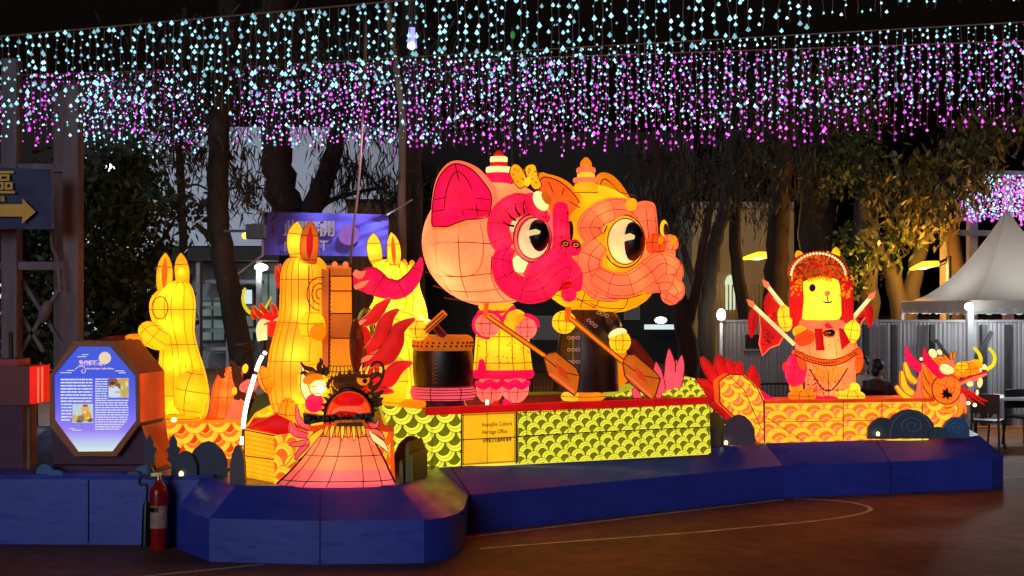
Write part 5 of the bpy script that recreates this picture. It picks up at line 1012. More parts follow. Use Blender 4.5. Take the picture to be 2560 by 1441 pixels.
for u, v, r in ((1410, 617, 22), (1436, 620, 18)):
    limb(t, 'nostril', u, v, D-.86+(u-1410)*.003, r, r+3, .15, L['hot'], 0); b = B(); b.ep(u+4, v-7, D-.99+(u-1410)*.003, 12, 9, .04, tilt=25); b.build('nostril_black', M_black, t)
    b = B(); b.line([(u+4+6*math.cos(a), v-7+4*math.sin(a)) for a in (2*math.pi*k/9 for k in range(9))], D-1.03+(u-1410)*.003, .004, closed=True); b.build('nostril_gold', L['amber'], t)
b = B(); b.ep(1426, 578, D-.55, 8, 26, .05, nu=20); b.build('far_eye', M_black, t); b = B(); b.line([(1420, 530), (1415, 560), (1414, 600)], D-.6, .008, 4); b.build('far_lash', M_black, t)
puff(t, 'forehead_band', [(1322, 488, -.80), (1332, 515, -.84), (1358, 542, -.86), (1372, 545, -.84)], D, (12, 18, 15, 6), L['hot'])
limb(t, 'jewel_plate', 1352, 503, D-.92, 17, 27, .06, L['cream'], -30, wire=False); limb(t, 'forehead_jewel', 1366, 495, D-.97, 11, 18, .05, L['wood'], -30, wire=False)
for pts in ([(1318, 458), (1300, 472), (1284, 455), (1274, 432), (1282, 412), (1298, 414), (1312, 436)], [(1322, 452), (1312, 424), (1322, 412), (1338, 414), (1344, 440), (1354, 466), (1336, 474)]):
    b = B(); b.pillow(pts, D-.78, .07, 3); o = b.build('bow_wing', L['yellow'], t); b = B(); b.line(pts, D-.79, .006, 3, closed=True)
    b.build('bow_wire', M_wire, o)
    b = B(); cu, cv = sum(p[0] for p in pts)/7, sum(p[1] for p in pts)/7
    for k in range(9): b.ep(cu+rng.uniform(-14, 14), cv+rng.uniform(-18, 18), D-.82, 3.5, 2, .01, tilt=rng.uniform(0, 90), nu=8, nv=5)
    b.build('bow_print', L['wood'], o)
limb(t, 'bow_knot', 1319, 455, D-.84, 8, 12, .05, L['bright'], 20, wire=False)
# its body
M_print = L['wood']
b = B(); rg = b.sil(D-.05, [(772, 1206, 1288), (790, 1198, 1312), (815, 1192, 1322), (860, 1188, 1324), (900, 1185, 1328), (925, 1183, 1332)], .62, 26, 5); o = b.build('jacket', L['yellow'], t); bw = B(); bw.wires(rg, 8, (15, 17, 19, 21, 23), .0045, r0=5); bw.build('jacket_wire', M_wire, o)
b = B()
for k in range(46):
    v = rng.uniform(840, 918); u = rng.uniform(1192, 1322); f = (u-1256)/70; b.ep(u, v, D-.05-px(70, D)*.62*math.sqrt(max(.02, 1-f*f))-.004, rng.uniform(1.5, 4), 1.3, .004, tilt=rng.uniform(-60, 60), nu=7, nv=5)
b.build('jacket_print', M_print, o, kind='stuff')
b = B(); b.sil(D-.05, [(760, 1200, 1282), (768, 1196, 1286), (776, 1200, 1282)], .66, 22, 3); b.build('collar', L['sign'], t)
b = B(); b.sil(D-.05, [(777, 1196, 1286), (782, 1192, 1290), (787, 1196, 1286)], .7, 22, 3); b.build('collar_band', L['hot'], t)
b = B(); rg = b.sil(D-.05, [(924, 1184, 1332), (936, 1182, 1336), (946, 1186, 1330)], .68, 26, 3); b.build('hem_band', L['hot'], t)
puff(t, 'hem_slit', [(1209, 926, -.34), (1206, 908, -.36), (1203, 905, -.36), (1200, 926, -.32)], D, (6, 6, 6, 6), L['hot'], wire=False)
puff(t, 'lapel', [(1286, 768, -.36), (1270, 785, -.38), (1256, 800, -.40), (1252, 818, -.40)], D, (7, 7, 6, 5), L['hot'], wire=False)
limb(t, 'hand', 1220, 813, D-.45, 33, 30, .17, L['pink'], 0, mer=(12, 14)); b = B(); b.line([(1220+35*math.cos(a), 812+32*math.sin(a)) for a in (2*math.pi*k/22 for k in range(5, 24))], D-.40, .022); b.build('cuff', L['hot'], t)
limb(t, 'sleeve', 1290, 800, D-.3, 32, 26, .2, L['yellow'], 20, wire=False); limb(t, 'hand', 1314, 822, D-.38, 28, 28, .16, L['pink'], 0, mer=(12, 14)); b = B(); b.line([(1316+29*math.cos(a), 818+29*math.sin(a)) for a in (2*math.pi*k/22 for k in range(13, 23))], D-.40, .02); b.build('cuff', L['hot'], t)
for u, m_ in ((1224, 0), (1288, 1)):
    limb(t, 'trouser_leg', u, 974-m_*2, D-.1, 34, 36, .24, L['pink'], 0, mer=(12, 14), rstep=4)
    puff(t, 'trouser_frill', [(u-32, 958, -.2), (u-16, 966, -.33), (u, 958, -.36), (u+16, 966, -.33), (u+32, 956, -.2)], D, (7, 9, 9, 9, 7), L['hot'], wire=False)
limb(t, 'shoe', 1238, 1008, D-.15, 8, 12, .1, L['red'], 0, wire=False); limb(t, 'shoe', 1268, 1008, D-.12, 11, 12, .12, L['hot'], 0, wire=False)
b = B(); b.tube([A(1218, 1000, D-.35), A(1218, 1020, D-.35)], px(4, D), 8); b.build('tube_light', lamp('white_tube', (255, 240, 210), 2), t)
lightpt(t, A(1180, 540, D), 10, (1, .7, .45)); lightpt(t, A(1150, 660, D-.3), 18, (1, .75, .45)); lightpt(t, A(1270, 690, D-.1), 10, (1, .7, .45)); lightpt(t, A(1240, 500, D-.2), 8, (1, .7, .45)); lightpt(t, A(1150, 490, D-.62), 1.2, (1, .5, .5), .05); lightpt(t, A(1256, 870, D), 8)
paddle('orange paddle of the pink dancer, blade before the black jacket', 12.3, (1218, 790), (1362, 890), [(1358, 892), (1372, 884), (1390, 880), (1440, 920), (1450, 940), (1445, 975), (1437, 990), (1384, 952), (1370, 938)])
t2 = thing('paddle_grip', 'short orange upright grip in the pink dancer left hand', 'paddle grip', A(1214, 795, 12.3)); b = B(); b.tube([A(1217, 756, 12.3), A(1212, 794, 12.3)], px(6, 12.3), 8); b.build('stick', L['orange'], t2)
# ================================================================ DRAGON BOATS
LED_Y = lamp('yellow_led_strip', (255, 235, 90), 1.0)
def deckpoly(t, pts, z, mat, name='deck'):
    P = [Vector((p[0], p[1], z)) for p in pts]; b = B(); b.prism(P, (0, 0, -.03)); return b.build(name, mat, t, smooth=False)
# centre boat ----------------------------------------------------
p0, p1 = G(1060, 1170, ZT), G(1770, 1130, ZT); PC = plane_of(p0, p1)
t = thing('dragon_boat_lantern', 'long lime green scaled dragon boat lantern carrying the two lion dancers', 'lantern', (p0+p1)/2, 'dragon boat lanterns')
bk = Vector((-.45, 1.05, 0))
b = B(); q = [PC(1000, 1172), PC(1770, 1130), PC(1770, 1004), PC(948, 1022)]
for k, p in enumerate(q): q[k] = p-PC.n*.05
b.add(q+[p+bk*1.6 for p in q], [(4, 5, 6, 7)[::-1], (0, 4, 5, 1), (1, 5, 6, 2), (0, 3, 7, 4)]); b.build('hull_body', L['olive'], t, smooth=False)
sm = (L['lime'], L['pale'], L['olive'])
n1 = scales(t, PC, [(1000, 1172), (1152, 1167), (1152, 1034), (948, 1012)], .112, sm, -.85, L['pale'])
n2 = scales(t, PC, [(1292, 1159), (1770, 1132), (1770, 1006), (1292, 1026)], .084, sm, 2.25, L['olive'])
b = B(); b.prism([PC(u, v, .02) for u, v in ((1155, 1166), (1290, 1158), (1290, 1028), (1155, 1034))], -PC.n*.06); sg = b.build('sign_panel', L['sign'], t, smooth=False)
b = B()
zigzag(b, PC(1157, 1037, .026), PC(1288, 1031, .026), 26, -.018, None); zigzag(b, PC(1157, 1163, .026), PC(1288, 1155, .026), 26, .018, None); zigzag(b, PC(1157, 1163, .026), PC(1157, 1037, .026), 22, .014, None, (1, 0, 0)); zigzag(b, PC(1288, 1155, .026), PC(1288, 1031, .026), 22, -.014, None, (1, 0, 0))
b.build('zigzag_trim', M_wire, sg, smooth=False, kind='stuff'); b = B(); zigzag(b, PC(1292, 1032, .075), PC(1768, 1008, .075), 80, -.014, None); b.build('zigzag_trim', M_wire, t, smooth=False)
M_ink = dif('brown_ink', (.10, .05, .01), .6)
E_ = PC.e if PC.e.x > 0 else -PC.e
for s_, v in (('Intangible Cultural', 1067), ('Heritage Office', 1086)): text(s_, PC(1205, v, .026), E_, ez, .060, M_ink, sg, 'lettering', bold=.0006, squeeze=.74)
text('非物質文化遺產辦事處', PC(1206, 1106.5, .026), E_, ez, .0515, M_ink, sg, 'lettering', bold=.0012, squeeze=.62)
for u in (1154, 1291): outline(t, [PC(u, 1168-(u-1154)*.06, .05), PC(u, 1030, .05)], .009, False)
outline(t, [PC(1155, 1100, .034), PC(1290, 1093, .034)], .005, False); outline(t, [PC(1292, 1092, .085), PC(1500, 1080, .085), PC(1770, 1068, .085)], .006, False)
for u in (1080, 1218, 1317, 1420, 1500, 1600, 1690): outline(t, [PC(u, 1168-(u-1060)*.056, .08), PC(u, 1030-(u-1080)*.043, .08)], .003, False)
b = B(); b.beam(PC(1060, 1029, .03), PC(1772, 1001, .03), .12, .07); b.build('gunwale', L['red'], t, smooth=False)
b = B(); g = [PC(1045, 1028), PC(1770, 1001), PC(1770, 1001)+bk*1.6, PC(1045, 1028)+bk*1.6]; zd = (g[0].z+g[1].z)/2-.03; b.prism([Vector((p.x, p.y, zd)) for p in g], (0, 0, -.03)); b.build('deck', dif('dark_red_deck', (.22, .02, .015), .6), t, smooth=False)
b = B(); b.tube([PC(1010, 1175, .02), PC(1770, 1134, .02)], .012, 6); b.build('led_strip', LED_Y, t)
PT = plane_of(A(1500, 1000, 14.1), A(1770, 1000, 14.2))
n3 = scales(t, PT, [(1505, 1002), (1535, 972), (1640, 955), (1690, 940), (1735, 946), (1768, 975), (1771, 1004)], .07, sm, 2.0, L['pale'], th=.35)
n4 = scales(t, plane_of(A(1752, 1000, 13.6), A(1790, 1000, 14.9)), [(1771, 1003), (1771, 1122), (1776, 1120), (1776, 1004)], .06, sm, 2.0, L['olive'])
for base, tip, w_ in (((1655, 985), (1640, 905), 14), ((1672, 975), (1672, 872), 15), ((1690, 970), (1704, 888), 13), ((1648, 995), (1628, 925), 9), ((1698, 968), (1690, 900), 9), ((1598, 1000), (1585, 968), 10)):
    flame(t, [base, ((base[0]+tip[0])/2+(base[0]-tip[0])*.12+(3 if tip[0] > 1660 else -4), (base[1]+tip[1])/2), tip], 13.9, (w_*.7, w_, w_*.8, 1), L['lotus'], None, .4, 'petal', 6)
lightpt(t, PC(1200, 1000)+bk*.5, .01)
# right boat -----------------------------------------------------
p0, p1 = G(1911, 1107, ZT), G(2330, 1095, ZT); PR = plane_of(p0, p1)
t = thing('dragon_boat_lantern', 'orange scaled dragon boat lantern with a red flame tail under the opera figure', 'lantern', (p0+p1)/2, 'dragon boat lanterns')
so = (L['scaley'], L['scaleo'], L['deep'])
so = (L['scaley'], L['salmon'], L['scaleo']); LO = ((2, 1.0, 0.0), (0, .96, .02), (2, .68, .2), (0, .46, .34), (1, .40, .36))
bb_ = Vector((.05, .9, 0))
b = B(); q = [PR(1911, 1106)-PR.n*.05, PR(2330, 1095)-PR.n*.05, PR(2330, 1004)-PR.n*.05, PR(1911, 1010)-PR.n*.05]; b.add(q+[p+bb_ for p in q], [(7, 6, 5, 4), (0, 4, 5, 1), (1, 5, 6, 2), (0, 3, 7, 4)]); b.build('hull_body', L['orange'], t, smooth=False)
n5 = scales(t, PR, [(1911, 1107), (2309, 1097), (2309, 1002), (1911, 1006)], .15, so, 2.3, L['orange'], layers=LO, ax=.8)
n6 = scales(t, PR, [(2309, 1097), (2340, 1085), (2375, 1055), (2402, 1034), (2402, 1003), (2309, 1003)], .13, so, -1.0, L['orange'], th=.25, layers=LO)
b = B(); zigzag(b, PR(1912, 1010, .09), PR(2306, 1005, .09), 60, -.02, None); b.build('zigzag_trim', L['scaley'], t, smooth=False)
PA = plane_of(A(1797, 1000, 13.95), A(1911, 1000, 14.05))
n7 = scales(t, PA, [(1797, 954), (1821, 936), (1857, 938), (1893, 970), (1909, 1003), (1873, 1059), (1833, 1039), (1800, 1007)], .12, so, -.6, L['orange'], th=.3, layers=LO)
n8 = scales(t, PA, [(1909, 1003), (1911, 1107), (1891, 1107), (1873, 1059)], .12, so, -.6, L['orange'], th=.3, layers=LO)
for poly in ([(1797, 954), (1821, 936), (1857, 938), (1893, 970), (1909, 1003), (1911, 1107), (1891, 1107), (1873, 1059), (1833, 1039), (1800, 1007)],): outline(t, [PA(u, v, .05) for u, v in poly], .007)
outline(t, [PA(1821, 938, .06), PA(1860, 975, .06), PA(1905, 1075, .06)], .005, False); outline(t, [PR(1911, 1003, .1), PR(1911, 1107, .1)], .009, False); outline(t, [PR(1911, 1056, .1), PR(2200, 1051, .1), PR(2306, 1048, .1)], .004, False); outline(t, [PR(1911, 1040, .1), PR(2010, 1104, .1)], .004, False)
for u in (2108, 2205, 2306): outline(t, [PR(u, 1004, .1), PR(u, 1103, .1)], .005, False)
for base, mid, tip, w_ in (((1792, 955), (1772, 925), (1754, 893), 12), ((1812, 945), (1800, 915), (1797, 887), 14), ((1848, 942), (1844, 925), (1850, 905), 13), ((1872, 960), (1880, 938), (1882, 914), 12), ((1800, 985), (1770, 965), (1743, 950), 11), ((1802, 1003), (1780, 988), (1760, 972), 10), ((1825, 1040), (1795, 1015), (1770, 1008), 12), ((1835, 940), (1822, 915), (1820, 898), 13), ((1888, 975), (1890, 950), (1888, 935), 9)):
    flame(t, [base, mid, tip], 14.15, (w_*1.2, w_, w_*.9, 2), L['red'], L['flame'], .35, 'tail_flame', 5)
b = B(); b.pillow([(1800, 1010), (1840, 1040), (1876, 1062), (1890, 1107), (1868, 1075), (1830, 1045)], 14.2, .1, 0); b.build('tail_underside', L['salmon'], t)
b = B(); b.prism([A(1904, 976, 14.4), A(1925, 992, 14.4), A(1955, 1002, 14.4), A(1990, 1008, 14.4), A(1911, 1010, 14.4)], (0, .3, 0)); b.build('tail_web', L['hot'], t, smooth=False)
b = B(); b.beam(PR(1909, 1005, .03), PR(2330, 1000, .03), .1, .04); b.build('gunwale', L['deep'], t, smooth=False)
b = B(); g = [PR(1911, 1006), PR(2330, 1001), PR(2330, 1001)+bb_, PR(1911, 1006)+bb_]; b.prism([Vector((p.x, p.y, g[0].z-.02)) for p in g], (0, 0, -.03)); b.build('deck', L['red'], t, smooth=False)
b = B(); b.tube([PR(1911, 1109, .03), PR(2200, 1102, .03), PR(2320, 1098, .03)], .012, 6); b.build('led_strip', LED_Y, t)
# dragon head of the right boat
D = 14.75
def cone(name, pts, ws, mat, d=D, flat=.6, edge=None, tt=None): return flame(tt or t, pts, d, ws, mat, edge, flat, name, 5)
b = B(); b.pillow([(2307, 912), (2294, 945), (2291, 978), (2272, 1000), (2320, 1004), (2330, 965), (2318, 925)], D+.02, .2, 0); b.build('neck_backing', L['salmon'], t)
cone('head_horn', [(2303, 925), (2280, 905), (2268, 885), (2266, 864)], (11, 12, 8, 2), L['hot']); cone('head_brow', [(2310, 868), (2316, 898), (2340, 925), (2372, 947), (2392, 957)], (2, 9, 12, 11, 9), L['hot'], D-.3)
for pts, w_ in (([(2290, 957), (2272, 940), (2262, 907)], 8), ([(2282, 985), (2262, 968), (2254, 928)], 9), ([(2276, 998), (2258, 988), (2240, 965)], 7)): cone('mane_spike', pts, (w_*.8, w_, w_*.9, 3), L['bright'], D-.05, .6, L['amber'])
for pts, w_ in (([(2336, 962), (2318, 940), (2307, 908)], 8), ([(2338, 990), (2315, 965), (2305, 930)], 8), ([(2345, 1010), (2318, 995), (2303, 966)], 8), ([(2378, 1012), (2345, 1010), (2320, 992)], 8), ([(2385, 1020), (2365, 1028), (2330, 1008)], 7), ([(2398, 1006), (2402, 1025), (2390, 1045)], 8)): cone('cheek_fin', pts, (w_*.7, w_, w_*.8, 1), L['amber'], D-.2, .5, L['salmon'])
o = limb(t, 'cheek_disc', 2366, 972, D-.25, 33, 37, .18, L['orange'], 15, mer=(12, 14)); b = B(); st = [(2369+(17 if k % 2 else 10)*math.cos(math.pi*2*k/16+.3), 984+(16 if k % 2 else 9)*math.sin(math.pi*2*k/16+.3)) for k in range(16)]; b.cut(st, D-.42, .02); b.build('star_hole', M_black, o, smooth=False)
b = B(); b.line([(2366+36*math.cos(a), 973+38*math.sin(a)) for a in (2*math.pi*k/26 for k in range(26))], D-.30, .008, closed=True); b.build('disc_wire', M_wire, o)
limb(t, 'head_core', 2350, 935, D-.05, 46, 42, .25, L['orange'], 20, wire=False); limb(t, 'eyeball', 2367, 923, D-.34, 18, 13, .06, L['cream'], 15, mer=())
b = B(); b.pillow([(2348, 912), (2380, 898), (2386, 905), (2384, 922), (2366, 910)], D-.38, .06, 0); b.build('eyelid', L['salmon'], t)
for u, v, a, c in ((2332, 884, 9, 12), (2349, 881, 5, 7), (2304, 898, 4, 4)): limb(t, 'crest_bulb', u, v, D-.25, a, c, .05, L['cream'], -25, wire=False)
for pts in ([(2352, 905), (2345, 900), (2337, 897)], [(2368, 900), (2362, 892), (2357, 886)], [(2378, 897), (2377, 888), (2376, 878)], [(2384, 896), (2385, 888), (2388, 878)]): cone('crest_spike', pts, (4, 4, 3, 1), L['amber'], D-.3)
limb(t, 'snout', 2418, 924, D-.25, 34, 20, .18, L['amber'], -8, mer=(11, 13)); limb(t, 'snout_bump', 2440, 910, D-.28, 14, 11, .1, L['yellow'], 0, wire=False); limb(t, 'snout_bump', 2405, 916, D-.38, 14, 12, .08, L['yellow'], 0, mer=(12,)); limb(t, 'nose_bulb', 2449, 925, D-.36, 6, 7, .04, L['cream'], wire=False); limb(t, 'nose_bulb', 2461, 918, D-.36, 5, 7, .04, L['cream'], wire=False)
M_yg = lan('yellow_green_tube', (214, 205, 20), .9)
for pts in ([(2449, 914), (2452, 897), (2446, 882), (2435, 869)], [(2466, 924), (2482, 914), (2487, 898), (2484, 884), (2473, 871)]): b = B(); b.tube(cr([A(u, v, D-.25) for u, v in pts], 5), [px(5, D), px(4.5, D), px(4, D), px(3.4, D)], 10); b.build('horn', M_yg, t)
puff(t, 'upper_lip', [(2394, 964, -.3), (2410, 953, -.34), (2435, 947, -.36), (2466, 935, -.3)], D, (5, 6, 6, 3), L['salmon'], wire=False); puff(t, 'lip_edge', [(2398, 955, -.36), (2425, 942, -.38), (2468, 930, -.34)], D, (2.5, 3, 2), L['red'], wire=False)
puff(t, 'lower_jaw', [(2396, 972, -.3), (2415, 980, -.34), (2436, 987, -.32), (2448, 995, -.28)], D, (6, 7, 5, 3), L['red'], wire=False)
for pts in ([(2420, 985), (2440, 998), (2462, 1014)], [(2412, 982), (2425, 1000), (2440, 1010)], [(2436, 988), (2452, 998), (2470, 1004)]): cone('jaw_frill', pts, (5, 4, 3, 1), L['red'], D-.3)
limb(t, 'tooth', 2425, 960, D-.4, 8, 7, .04, L['cream'], wire=False); limb(t, 'fang', 2450, 957, D-.38, 6, 13, .04, L['cream'], 8, wire=False); limb(t, 'fang', 2443, 982, D-.38, 3, 7, .03, L['cream'], 0, wire=False)
for u, v in ((2421, 1008), (2437, 1013)): limb(t, 'chin_bulb', u, v, D-.4, 4.5, 4.5, .03, L_hotb, wire=False)
cone('beard', [(2404, 985), (2408, 1010), (2415, 1034)], (8, 9, 6, 1), L['salmon'], D-.2, .5, L['amber'])
lightpt(t, A(2350, 950, D), 1)
# front boat (bow end faces the camera): stands at the front edge of the bulge
A_far, px_far, KD = A, px, .943
def A(u, v, d): return A_far(u, v, d*KD)
def px(n, d): return px_far(n, d*KD)
t = thing('dragon_boat_lantern', 'yellow scaled dragon boat lantern with its gaping dragon head towards the camera', 'lantern', A(810, 1210, 11.3), 'dragon boat lanterns')
PL = plane_of(A(611, 1208, 11.75), A(690, 1212, 11.35)); PS = plane_of(A(690, 1212, 11.35), A(770, 1150, 11.30)); PQ = plane_of(A(925, 1150, 11.28), A(990, 1208, 11.6))
b = B(); b.prism([PL(u, v) for u, v in ((612, 1206), (690, 1212), (686, 1090), (610, 1075))], (.0, .1, 0)); pf = b.build('bow_panel', L['sign'], t, smooth=False)
b = B()
for r in range(11):
    for c in range(9): u, v = 616+c*8, 1086+r*11.4+c*1.6; b.tube([PL(u, v, .006), PL(u+3, v+4, .006), PL(u+6, v, .006)], .004, 3)
b.build('ripple_print', L['amber'], pf, kind='stuff'); outline(pf, [PL(611, 1140, .01), PL(690, 1150, .01)], .005, False)
outline(t, [PL(u, v, .01) for u, v in ((612, 1206), (690, 1212), (686, 1090), (610, 1075))], .007)
n9 = scales(t, PS, [(690, 1212), (775, 1212), (775, 1080), (686, 1090)], .12, (L['scaley'], L['sign'], L['orange']), .6, L['sign'], th=.08)
n10 = scales(t, PQ, [(930, 1206), (988, 1206), (983, 1080), (925, 1075)], .12, (L['scaley'], L['salmon'], L['orange']), -.6, L['orange'], th=.08)
z_ = A(690, 1088, 11.35).z
deckpoly(t, [A(690, 1088, 11.4)[:2], A(611, 1075, 11.8)[:2], A(640, 0, 13.6)[:2], A(985, 0, 13.6)[:2], A(985, 1080, 11.6)[:2]], z_-.01, L['red'])
b = B(); b.pillow([(690, 1034), (660, 1052), (616, 1070), (690, 1083), (750, 1086), (742, 1060)], 11.7, .12, 0); b.build('deck_cloth', L['red'], t)
b = B(); zigzag(b, A(612, 1072, 11.6), A(690, 1036, 11.68), 16, .02, None); b.build('deck_fringe', L['deep'], t, smooth=False)
b = B(); b.tube([PL(612, 1209, .02), PL(690, 1214, .02), A(840, 1216, 11.2), A(985, 1212, 11.3)], .012, 6); b.build('led_strip', LED_Y, t)
# chest
D = 11.3
prof = [(1074, 800, 926), (1090, 794, 932), (1115, 780, 944), (1145, 757, 958), (1180, 724, 975), (1212, 690, 988)]
mats_ = [L['salmon'], L['pink'], L['lotus']]; b = B(); b.sil(D, prof, .34, 30, 4)
for i in range(len(b.f)):
    zc_ = b.v[b.f[i][0]][2]; v_ = V0+(H-zc_)*F/D; b.m[i] = 0 if v_ < 1140 else (1 if v_ < 1180 else 2)
o = b.build('chest', mats_, t); bw = B(); rg = B().sil(D, prof, .345, 30, 4); bw.wires(rg, 7, (18, 20, 22, 25, 27), .0042, r0=4); bw.build('chest_wire', M_wire, o)
sp_l = [(801, 1078), (785, 1105), (757, 1143), (722, 1182), (692, 1210)]; sp_r = [(926, 1078), (940, 1110), (960, 1147), (975, 1180), (988, 1207)]
for sp__ in (sp_l, sp_r): b = B(); b.line(sp__, D-.08, .009, 4); b.build('edge_wire', M_wire, t)
b = B(); zigzag(b, A(757, 1143, D-.1), A(692, 1210, D-.1), 16, .03, None, (.7, 0, .7)); b.build('zigzag_trim', M_wire, t, smooth=False); b = B(); zigzag(b, A(960, 1147, D-.1), A(988, 1207, D-.1), 12, .03, None, (-.7, 0, .7)); b.build('zigzag_trim', M_wire, t, smooth=False)
flame(t, [(806, 1076), (785, 1095), (750, 1135), (715, 1168)], D-.1, (5, 9, 10, 2), L['bright'], None, .5, 'side_band'); flame(t, [(926, 1078), (938, 1096), (956, 1110), (970, 1128)], D-.1, (4, 8, 8, 2), L['cream'], None, .5, 'side_band')
for k, (u, v) in enumerate(((812, 1090), (828, 1098), (842, 1094), (856, 1102), (872, 1098), (886, 1103), (900, 1096), (912, 1090))): flame(t, [(u+(868-u)*.12, 1066), (u+(868-u)*.04, 1080), (u, v)], D-.36, (4.5, 5.5, 4, 1), L['bright'] if k % 2 else L['yellow'], None, .5, 'chin_spike')
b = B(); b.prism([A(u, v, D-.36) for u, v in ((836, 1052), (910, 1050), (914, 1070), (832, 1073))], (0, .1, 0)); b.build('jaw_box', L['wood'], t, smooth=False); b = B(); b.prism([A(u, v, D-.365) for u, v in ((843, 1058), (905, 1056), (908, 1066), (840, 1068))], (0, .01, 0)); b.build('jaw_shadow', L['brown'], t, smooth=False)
b = B(); b.prism([A(u, v, D-.33) for u, v in ((757, 1034), (800, 1040), (930, 1034), (932, 1056), (880, 1058), (800, 1056), (775, 1062), (760, 1060))], (0, .12, 0))
for k in range(60):
    u, v = rng.uniform(765, 928), rng.uniform(1038, 1056); b.tube([A(u, v, D-.33), A(u+rng.uniform(-9, 9), v+rng.uniform(-9, 9), D-.36-rng.uniform(0, .03))], [.009, .003], 4)
b.build('bristle_bar', M_black, t, smooth=False)
limb(t, 'mouth_hollow', 870, 1026, D-.06, 54, 50, .16, L['deep'], 0, wire=False); limb(t, 'palate', 872, 1000, D-.14, 40, 20, .12, L['red'], 0, wire=False); limb(t, 'lower_mouth', 872, 1030, D-.2, 42, 16, .1, L['coral'], 0, wire=False); b = B(); b.pillow([(840, 1036), (848, 1028), (882, 1030), (894, 1034), (892, 1044), (842, 1046)], D-.3, .08, 2); b.build('tongue', L['red'], t)
puff(t, 'lip_arch', [(812, 1040, -.28), (818, 1012, -.3), (840, 986, -.32), (872, 974, -.34), (906, 984, -.32), (928, 1012, -.3), (932, 1042, -.28)], D, (4, 5, 6, 6, 6, 5, 4), M_black, wire=False); puff(t, 'lip_rim', [(816, 1040, -.30), (823, 1014, -.33), (843, 990, -.35), (872, 980, -.37), (903, 989, -.35), (923, 1014, -.33), (927, 1042, -.30)], D, (1.5, 2, 2, 2, 2, 2, 1.5), L['deep'], wire=False)
b = B(); b.ep(874, 958, D-.12, 42, 22, .14)
for k in range(15):
    a = math.pi*(1.0+k/14); u, v = 872+50*math.cos(a), 966+26*math.sin(a); b.tube([A(u, v, D-.2), A(872+62*math.cos(a)+3, 966+42*math.sin(a)*(1 if k % 2 else .8), D-.22)], [.03, .004], 6, flat=.5)
for k in range(14):
    a = math.pi*(1.02+.96*k/13); b.tube([A(872+58*math.cos(a), 1030+56*math.sin(a), D-.3), A(872+74*math.cos(a), 1030+(66 if k % 2 else 74)*math.sin(a), D-.28)], [.025, .003], 5, flat=.5)
b.build('spiky_brow', L['brown'], t)
for pts in ([(800, 945), (780, 925), (765, 920), (752, 906)], [(806, 938), (798, 918), (804, 905), (800, 896)], [(800, 945), (800, 930), (812, 922), (808, 912)], [(812, 940), (818, 925), (806, 935), (824, 915)], [(790, 950), (775, 945), (762, 932), (750, 935)], [(925, 945), (945, 935), (955, 945)], [(930, 990), (948, 985), (958, 975)], [(930, 1000), (948, 1000), (958, 995)], [(928, 1010), (942, 1012), (955, 1012)], [(926, 975), (940, 968), (948, 955)]): flame(t, pts, D-.2, (6, 6, 4, 1), L['brown'], None, .5, 'head_spike')
limb(t, 'eyelid', 782, 948, D-.28, 26, 13, .08, L['amber'], -14, wire=False); limb(t, 'eye', 796, 968, D-.30, 20, 22, .08, L['cream'], 0, mer=()); limb(t, 'eye_bulb', 801, 972, D-.40, 9, 10, .04, L_hotb, wire=False); limb(t, 'eyelid', 776, 936, D-.25, 12, 7, .05, L['wood'], -20, wire=False)
limb(t, 'eye', 908, 950, D-.26, 16, 14, .06, L['amber'], 0, wire=False); limb(t, 'pupil', 912, 953, D-.33, 6, 6, .02, M_black, wire=False); limb(t, 'eyelid', 908, 941, D-.3, 16, 6, .04, L['brown'], 0, wire=False)
for pts in ([(905, 938), (902, 925), (906, 910)], [(915, 938), (920, 922), (926, 912)], [(928, 945), (935, 935), (934, 920)]): flame(t, pts, D-.2, (4, 4, 3, 1), L['bright'], None, .5, 'crest_spike')
b = B(); b.line([(925, 985), (945, 965), (957, 940), (958, 918), (948, 906), (935, 908), (928, 918)], D-.1, .012, 4); b.build('whisker', L['brown'], t)
limb(t, 'cheek', 786, 1008, D-.2, 23, 24, .12, L['hot'], 10, wire=False); flame(t, [(775, 1000), (762, 970), (760, 945), (757, 912)], D-.18, (10, 10, 7, 1), L['cream'], None, .5, 'cheek_fin')
for pts, w_, m_ in (([(775, 1070), (748, 1050), (742, 1010)], 9, 'pink'), ([(770, 1090), (735, 1080), (728, 1055)], 9, 'lotus'), ([(775, 1105), (745, 1110), (722, 1112)], 8, 'pink'), ([(770, 1110), (750, 1130), (738, 1150)], 7, 'lotus'), ([(925, 1060), (940, 1065), (948, 1045)], 7, 'pink'), ([(930, 1075), (950, 1085), (962, 1100)], 7, 'salmon')): flame(t, pts, D-.12, (w_*.7, w_, w_*.7, 1), L[m_], L['salmon'] if m_ == 'lotus' else None, .5, 'jaw_flame')
lightpt(t, A(840, 1150, D+.05), 5, (1, .6, .4))
A, px = A_far, px_far
